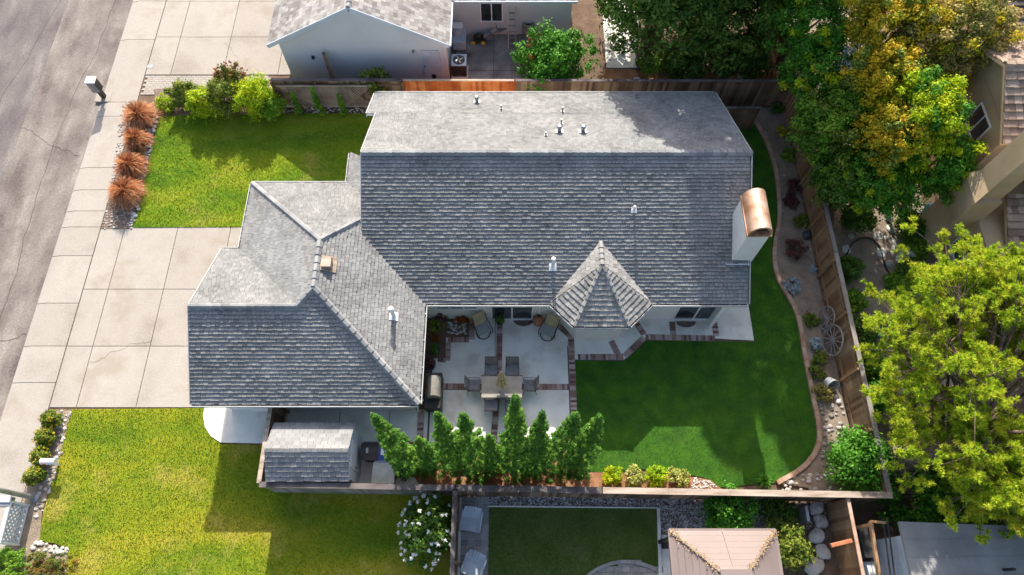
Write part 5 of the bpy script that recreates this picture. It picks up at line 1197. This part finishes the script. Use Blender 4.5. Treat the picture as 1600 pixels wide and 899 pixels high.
b = at(54, 778); t = thing('street_lamp', 'tall grey street lamp pole rising from the pavement edge at the left', 'street lamp', (b.x, b.y, 0)); MB().tube([(b.x, b.y, -.1), (b.x, b.y, 4), (b.x, b.y, 8.2)], [.1, .085, .06], 12).build('pole', 'metal_grey', t); MB().tube([(b.x, b.y, 8.1), (b.x - 1, b.y, 8.5), (b.x - 2, b.y, 8.55)], .04, 8).build('arm', 'metal_grey', t); MB().bx(b.x - 2.7, b.x - 1.95, b.y - .14, b.y + .14, 8.48, 8.6).build('lamp_head', 'metal_grey', t, bevel=.03); MB()._lathe((b.x, b.y, 0), [(.2, -.1), (.2, .05), (.12, .14)], 16).build('base', 'metal_grey', t)
# white openwork bench-like trellis
c0, c1 = at(46, 790, .0), at(30, 852, .0); t = thing('trellis', 'white openwork trellis panel standing below the street lamp', 'trellis', ((c0.x + c1.x) / 2, (c0.y + c1.y) / 2, 0)); d = (c1 - c0).normalized(); L = (c1 - c0).length; H_ = 1.1
m = MB(); m.bar(c0, c0 + Vector((0, 0, H_)), .07); m.bar(c1, c1 + Vector((0, 0, H_)), .07); m.bar(c0 + Vector((0, 0, H_)), c1 + Vector((0, 0, H_)), .14, .05); m.bar(c0 + Vector((0, 0, .1)), c1 + Vector((0, 0, .1)), .06); m.build('frame', 'white_paint', t); m = MB(); k = -H_
while k < L:
    for sg in (0, 1):
        a0, a1 = max(k, 0), min(k + H_ - .1, L); 
        if a1 - a0 > .05:
            za, zb = a0 - k + .1, a1 - k + .1
            if sg: za, zb = H_ + .1 - za, H_ + .1 - zb
            m.bar(c0 + d * a0 + Vector((.012 * sg, 0, za)), c0 + d * a1 + Vector((.012 * sg, 0, zb)), .012, .07)
    k += .21
m.build('slats', 'siding', t)
p = at(8, 785, 1.0); t = thing('kerb_mailbox', 'white mailbox with dark side cut by the left edge of the picture', 'mailbox', (p.x, p.y, 0)); MB().bx(p.x - .06, p.x + .06, p.y - .06, p.y + .06, -.1, .9).build('post', 'metal_dark', t); MB().bx(p.x - .3, p.x + .28, p.y - .18, p.y + .18, .9, 1.15).build('box', 'metal_grey', t, bevel=.02); MB().bx(p.x - .32, p.x + .3, p.y - .02, p.y + .2, 1.15, 1.2).build('lid', 'white_paint', t)
p = at(234, 104); struct(MB().bx(p.x - .15, p.x + .15, p.y - .1, p.y + .1, -.05, .012).build('meter_cover', 'metal_grey'))

# ---------------------------------------------------------------- top neighbour's yard
p = at(718, 104, .4); t = thing('air_conditioner', 'square outdoor air conditioner with round fan grille behind the fence', 'air conditioner', (p.x, p.y, 0)); X, Y = p.x, p.y
MB().bx(X - .42, X + .42, Y - .42, Y + .42, -.05, .06).build('pad', 'concrete_grey', t); MB().bx(X - .36, X + .36, Y - .36, Y + .36, .06, .82).build('casing', 'metal_dark', t); m = MB(); m.bx(X - .38, X + .38, Y - .38, Y + .38, .82, .86); m.build('top_panel', 'plastic_grey', t, bevel=.01)
MB()._lathe((X, Y, .862), [(.3, 0), (.3, .004), (.05, .006)], 28).build('fan_well', 'black', t); m = MB()
for k in range(5): m.tube([(X + (.06 + .055 * k) * math.cos(a), Y + (.06 + .055 * k) * math.sin(a), .885) for a in np.linspace(0, 2 * math.pi, 25)], .005, 4, False)
m.build('grille', 'metal_grey', t); m = MB()
for k in range(4):
    a = k * math.pi / 2 + .4; m.box((X + .13 * math.cos(a), Y + .13 * math.sin(a), .874), (.2, .09, .008), a)
m.build('fan_blades', 'metal_grey', t)
for s in (-1, 1):
    m = MB()
    for k in range(9): m.bx(X + s * .362, X + s * .37, Y - .33, Y + .33, .12 + k * .075, .15 + k * .075)
    m.build('louvre', 'metal_grey', t)
p = at(714, 42, .6); t = thing('water_tub', 'blue and white tub standing by the gutter corner behind the fence', 'tub', (p.x, p.y, 0)); MB()._lathe((p.x, p.y + .5, 0), [(.34, 0), (.4, 1.1), (.38, 1.12)], 20).build('tub', 'plastic_blue', t)
p2 = at(714, 44, .9); MB()._lathe((p2.x, p2.y, 0), [(.24, 0), (.27, .8), (.16, .95)], 18).build('drum', 'plastic_grey', t)
o = MB().box((at(715, 41, 1.1).x, at(715, 41, 1.1).y, 1.15), (.5, .36, .06), .2, Matrix.Rotation(.2, 4, 'Y')).build('lid_panel', 'white_paint'); tag(o, 'white square lid resting on the blue tub', 'lid')
b_ = at(718, 75); t = thing('storage_bench', 'long grey storage box between tub and air conditioner', 'storage box', (b_.x, b_.y + .3, 0)); MB().bx(b_.x - .33, b_.x + .33, b_.y - .15, b_.y + 1.2, 0, .5).build('box', 'stucco_blue', t, bevel=.02); MB().bx(b_.x - .35, b_.x + .35, b_.y - .17, b_.y + 1.22, .5, .55).build('lid', 'siding', t)
p = at(750, 58, .3); t = thing('lawn_mower', 'small dark lawn mower with folded handle by the grey wall', 'lawn mower', (p.x, p.y, 0)); MB().bx(p.x - .35, p.x + .15, p.y - .22, p.y + .22, .12, .28).build('deck', 'black', t, bevel=.03); MB().bx(p.x - .2, p.x + .05, p.y - .12, p.y + .12, .28, .48).build('engine', 'metal_dark', t, bevel=.03)
for sx, sy in ((-.36, -.24), (.16, -.24), (-.36, .24), (.16, .24)): MB().tube([(p.x + sx, p.y + sy - .02, .11), (p.x + sx, p.y + sy + .02, .11)], .11, 14).build('wheel', 'paint_yellow', t)
MB().tube([(p.x + .15, p.y - .2, .25), (p.x + .85, p.y - .2, .85), (p.x + .85, p.y + .2, .85), (p.x + .15, p.y + .2, .25)], .015, 6).build('handle', 'metal_dark', t)
MB().prism([(p.x + .2, p.y - .15), (p.x + .6, p.y - .15), (p.x + .6, p.y + .15), (p.x + .2, p.y + .15)], .25, .55).build('grass_bag', 'sling', t, bevel=.04)
def fold_chair(label, px, py, rz):
    p = at(px, py, .3); t = thing('folding_chair', label, 'chair', (p.x, p.y, 0), 'folding things by the grey wall'); q = Matrix.Rotation(rz, 3, 'Z')
    def w_(v): return tuple(q @ Vector(v) + Vector((p.x, p.y, 0)))
    for s in (-1, 1):
        MB().tube([w_((s * .24, -.28, 0)), w_((s * .24, .2, .8))], .014, 6).build('leg', 'metal_grey', t); MB().tube([w_((s * .22, .28, 0)), w_((s * .22, -.2, .45))], .014, 6).build('leg', 'metal_grey', t)
    m = MB(); m.poly([w_((-.22, -.2, .43)), w_((.22, -.2, .43)), w_((.22, .1, .42)), w_((-.22, .1, .42))]); m.poly([w_((-.22, -.2, .415)), w_((-.22, .1, .405)), w_((.22, .1, .405)), w_((.22, -.2, .415))]); m.build('seat', 'sling', t)
    m = MB(); m.poly([w_((-.22, .12, .55)), w_((.22, .12, .55)), w_((.22, .2, .8)), w_((-.22, .2, .8))]); m.build('backrest', 'sling', t)
fold_chair('grey folding chair left of the ladder by the grey wall', 783, 47, .6)
p = at(768, 40, .3)
p = at(800, 45, 0); t = thing('step_ladder', 'narrow grey step ladder leaning on the wall under the eave', 'ladder', (p.x, p.y, 0)); x = p.x; y0, y1 = 26.0, 26.95
for s in (-1, 1): MB().bar((x + s * .2, y0, 0), (x + s * .16, y1, 1.9), .04, .06).build('rail', 'metal_grey', t)
for k in range(1, 7):
    f = k / 7; MB().bar((x - .19, y0 + (y1 - y0) * f, 1.9 * f), (x + .19, y0 + (y1 - y0) * f, 1.9 * f), .08, .025).build('rung', 'metal_grey', t)
p = at(825, 45, .4); t = thing('barrel', 'grey wooden half barrel with hoops by the grey wall', 'barrel', (p.x, p.y, 0)); MB()._lathe((p.x, p.y, 0), [(.25, 0), (.32, .3), (.33, .5), (.27, .85), (.24, .85), (.25, .7)], 22).build('staves', 'barrel', t)
for z, r_ in ((.15, .292), (.68, .305)): MB()._lathe((p.x, p.y, z), [(r_, 0), (r_, .05)], 22).build('hoop', 'metal_dark', t)
p = at(1000, 92, .1); t = thing('clay_pot', 'empty tan clay pot at the end of the garden path', 'pot', (p.x, p.y, 0)); MB()._lathe((p.x, p.y, 0), [(.17, 0), (.26, .32), (.29, .34), (.24, .36), (.2, .1)], 22).build('pot', 'barrel', t)
for px, py, r_, lb in ((975, 62, .2, 'dark lump on the garden path nearest the conifers'), (972, 78, .25, 'dark clump of leaves on the middle of the garden path')):
    shrub('potted_plant', lb, px, py, r_, .3, 'leaf_dark', 10, 40, .05, cat='plant', stem=False)
for px, py, r_, lb in ((1160, 116, .3, 'pale rock at the fence foot below the conifers'), (1075, 121, .2, 'small pale rock beside the hose behind the fence'), (995, 124, .16, 'white stone near the clay pot by the fence')):
    p = at(px, py, .1); tag(MB().boulder((p.x, p.y, .08), r_, .5).build('rock', 'rock_pale'), lb, 'rock')
p = at(1078, 116, .05); tag(MB().tube([(p.x + .35 * math.cos(a) * (1 + a * .02), p.y + .16 * math.sin(a), .04) for a in np.linspace(0, 9, 40)], .02, 6).build('garden_hose', 'white_paint'), 'pale coiled garden hose lying behind the shaded fence', 'hose')

# ---------------------------------------------------------------- lower neighbour's yard
def deck_chair(label, px, py, rz, hollow=False):
    p = at(px, py, .35); t = thing('plastic_chair', label, 'chair', (p.x, p.y, 0), 'grey plastic chairs on the paver path'); q = Matrix.Rotation(rz, 3, 'Z')
    def w_(v): return tuple(q @ Vector(v) + Vector((p.x, p.y, 0)))
    m = MB(); i = len(m.v); prof = [(-.42, .36), (-.2, .34), (.05, .33), (.2, .42), (.42, .62)]
    for y, z in prof: m.v += [w_((-.36 + .05 * (y > .3), y, z)), w_((.36 - .05 * (y > .3), y, z)), w_((.36 - .05 * (y > .3), y, z - .03)), w_((-.36 + .05 * (y > .3), y, z - .03))]
    for k in range(4):
        a = i + 4 * k
        for e in range(4): m.f.append((a + e, a + (e + 1) % 4, a + 4 + (e + 1) % 4, a + 4 + e))
    m.f += [(i + 3, i + 2, i + 1, i), (i + 16, i + 17, i + 18, i + 19)]; m.build('seat', 'plastic_grey', t, bevel=.01)
    for s in (-1, 0, 1): MB().bar(w_((s * .1, .18, .43)), w_((s * .1, .44, .665)), .05, .02).build('slat', 'siding', t)
    for s in (-1, 1): MB().bar(w_((s * .37, -.38, .42)), w_((s * .37, .3, .52)), .05, .03).build('armrest', 'plastic_grey', t)
    for sx, sy in ((-.3, -.35), (.3, -.35), (-.28, .3), (.28, .3)): MB().bar(w_((sx, sy, 0)), w_((sx, sy, .36)), .04).build('leg', 'plastic_grey', t)
deck_chair('solid grey plastic chair nearer the long fence', 737, 812, -.15); deck_chair('grey plastic chair with framed seat nearer the picture bottom', 741, 882, -.35)
p = at(1040, 852, .5); t = thing('wall_box', 'small black utility box beside the gazebo corner', 'utility box', (p.x, p.y, 0)); MB().bx(p.x - .1, p.x + .1, p.y - .12, p.y + .12, .3, .6).build('box', 'black', t, bevel=.01); MB().bx(p.x - .03, p.x + .03, p.y - .03, p.y + .03, 0, .3).build('post', 'metal_dark', t)
p = at(1255, 805, .8); tag(MB().bx(p.x - .05, p.x + .05, p.y - .25, p.y + .25, .0, 1.2).build('gate_post', 'metal_grey'), 'upright grey panel post between dark bush and boulders', 'post')
for px, py, r_, lb in ((1275, 795, .27, 'squarish grey boulder close under the fence'), (1282, 815, .28, 'pinkish grey boulder below the squarish one'), (1275, 838, .3, 'dark rough boulder in the middle of the boulder strip'), (1285, 862, .27, 'grey boulder near the brown side fence'), (1272, 885, .32, 'lowest grey boulder right of the straggly bush')):
    p = at(px, py, .1); tag(MB().boulder((p.x, p.y, .12), r_, .6).build('boulder', 'rock'), lb, 'boulder', 'boulders beside the brown side fence')
p0, p1 = at(1298, 853, 1.9), at(1331, 845, 1.9); t_ = MB().bar(p0, p1, .14, .12).build('orange_board', 'orange', bevel=.02); tag(t_, 'short orange board lying across the top of the side fence', 'board')
# pergola beam and rails by the pale shed wall
a, b = at(1360, 815, 2.4), at(1374, 905, 2.4); t = thing('pergola_rail', 'brown wooden beam on posts left of the pale siding wall', 'beam', (a.x, a.y, 0)); MB().bar(a, b, .1, .14).build('beam', 'fence_brown', t); MB().bar((a.x, a.y - .1, 0), (a.x, a.y - .1, 2.35), .1).build('post', 'fence_brown', t)
MB().bar((a.x, a.y, 2.4), (a.x + .5, a.y - .05, 2.4), .08, .1).build('cross_beam', 'fence_brown', t)
for q, lb in ((0, 'outer thin dark pipe rail along the pale siding wall'), (.22, 'inner thin dark pipe rail along the pale siding wall')):
    a, b = at(1380 + q * 30, 812, 2.2), at(1392 + q * 30, 905, 2.2); o = MB().tube([(a.x, a.y, 0), (a.x, a.y, 2.2), (b.x, b.y, 2.2)], .03, 8).build('pipe_rail', 'metal_dark'); tag(o, lb, 'pipe rail')
p = at(1348, 890, .4); t = thing('garden_table', 'small white table with pots at the bottom edge beside the orange board', 'table', (p.x, p.y, 0)); MB().bx(p.x - .4, p.x + .4, p.y - .25, p.y + .25, .5, .55).build('tabletop', 'white_paint', t, bevel=.01)
for sx, sy in ((-.35, -.2), (.35, -.2), (-.35, .2), (.35, .2)): MB().bx(p.x + sx - .02, p.x + sx + .02, p.y + sy - .02, p.y + sy + .02, 0, .5).build('leg', 'metal_dark', t)
p = at(1338, 850, .6); t = thing('metal_shelf', 'narrow dark metal shelf against the brown side fence', 'shelf', (p.x, p.y, 0))
for z in (.3, .8, 1.3): MB().bx(p.x - .18, p.x + .18, p.y - .5, p.y + .5, z, z + .03).build('shelf_board', 'metal_dark', t)
for sx, sy in ((-.17, -.48), (.17, -.48), (-.17, .48), (.17, .48)): MB().bx(p.x + sx - .015, p.x + sx + .015, p.y + sy - .015, p.y + sy + .015, 0, 1.5).build('leg', 'metal_grey', t)
# east neighbour objects
p = at(1450, 333, .5); t = thing('blue_tub', 'blue plastic bin against the tan wall under the trees', 'bin', (p.x, p.y, 0)); MB()._lathe((p.x, p.y, 0), [(.24, 0), (.3, .8), (.27, .82)], 18).build('tub', 'plastic_blue', t); MB()._lathe((p.x, p.y, .8), [(.32, 0), (.3, .05), (.1, .07)], 18).build('lid', 'plastic_blue', t)
p = at(1422, 395, .3); tag(MB().boulder((p.x, p.y, .2), .38, .8).build('boulder', 'rock'), 'grey boulder on the curved patio near the tan wall', 'boulder')
p = at(1380, 518, .4); t = thing('green_chair', 'green plastic chair half hidden by the pine', 'chair', (p.x, p.y, 0)); MB().bx(p.x - .25, p.x + .25, p.y - .25, p.y + .25, .38, .42).build('seat', 'plastic_green', t, bevel=.01); MB().bx(p.x - .25, p.x + .25, p.y + .24, p.y + .28, .42, .85).build('backrest', 'plastic_green', t)
for sx, sy in ((-.22, -.22), (.22, -.22), (-.22, .24), (.22, .24)): MB().bx(p.x + sx - .02, p.x + sx + .02, p.y + sy - .02, p.y + sy + .02, 0, .38).build('leg', 'plastic_green', t)
a = at(1590, 436, 2.2); t = thing('awning', 'dark teal ribbed awning below the low tile roof', 'awning', (a.x, a.y, 0)); m = MB()
for k in range(14): m.bx(a.x - .6 + k * .2, a.x - .42 + k * .2, a.y - .7, a.y + .5, 2.15, 2.19 + .02 * (k % 2))
m.build('canopy', 'tarp_teal', t)
for sx in (-.5, 1.9): MB().bx(a.x + sx - .04, a.x + sx + .04, a.y - .64, a.y - .56, 0, 2.15).build('post', 'metal_grey', t)
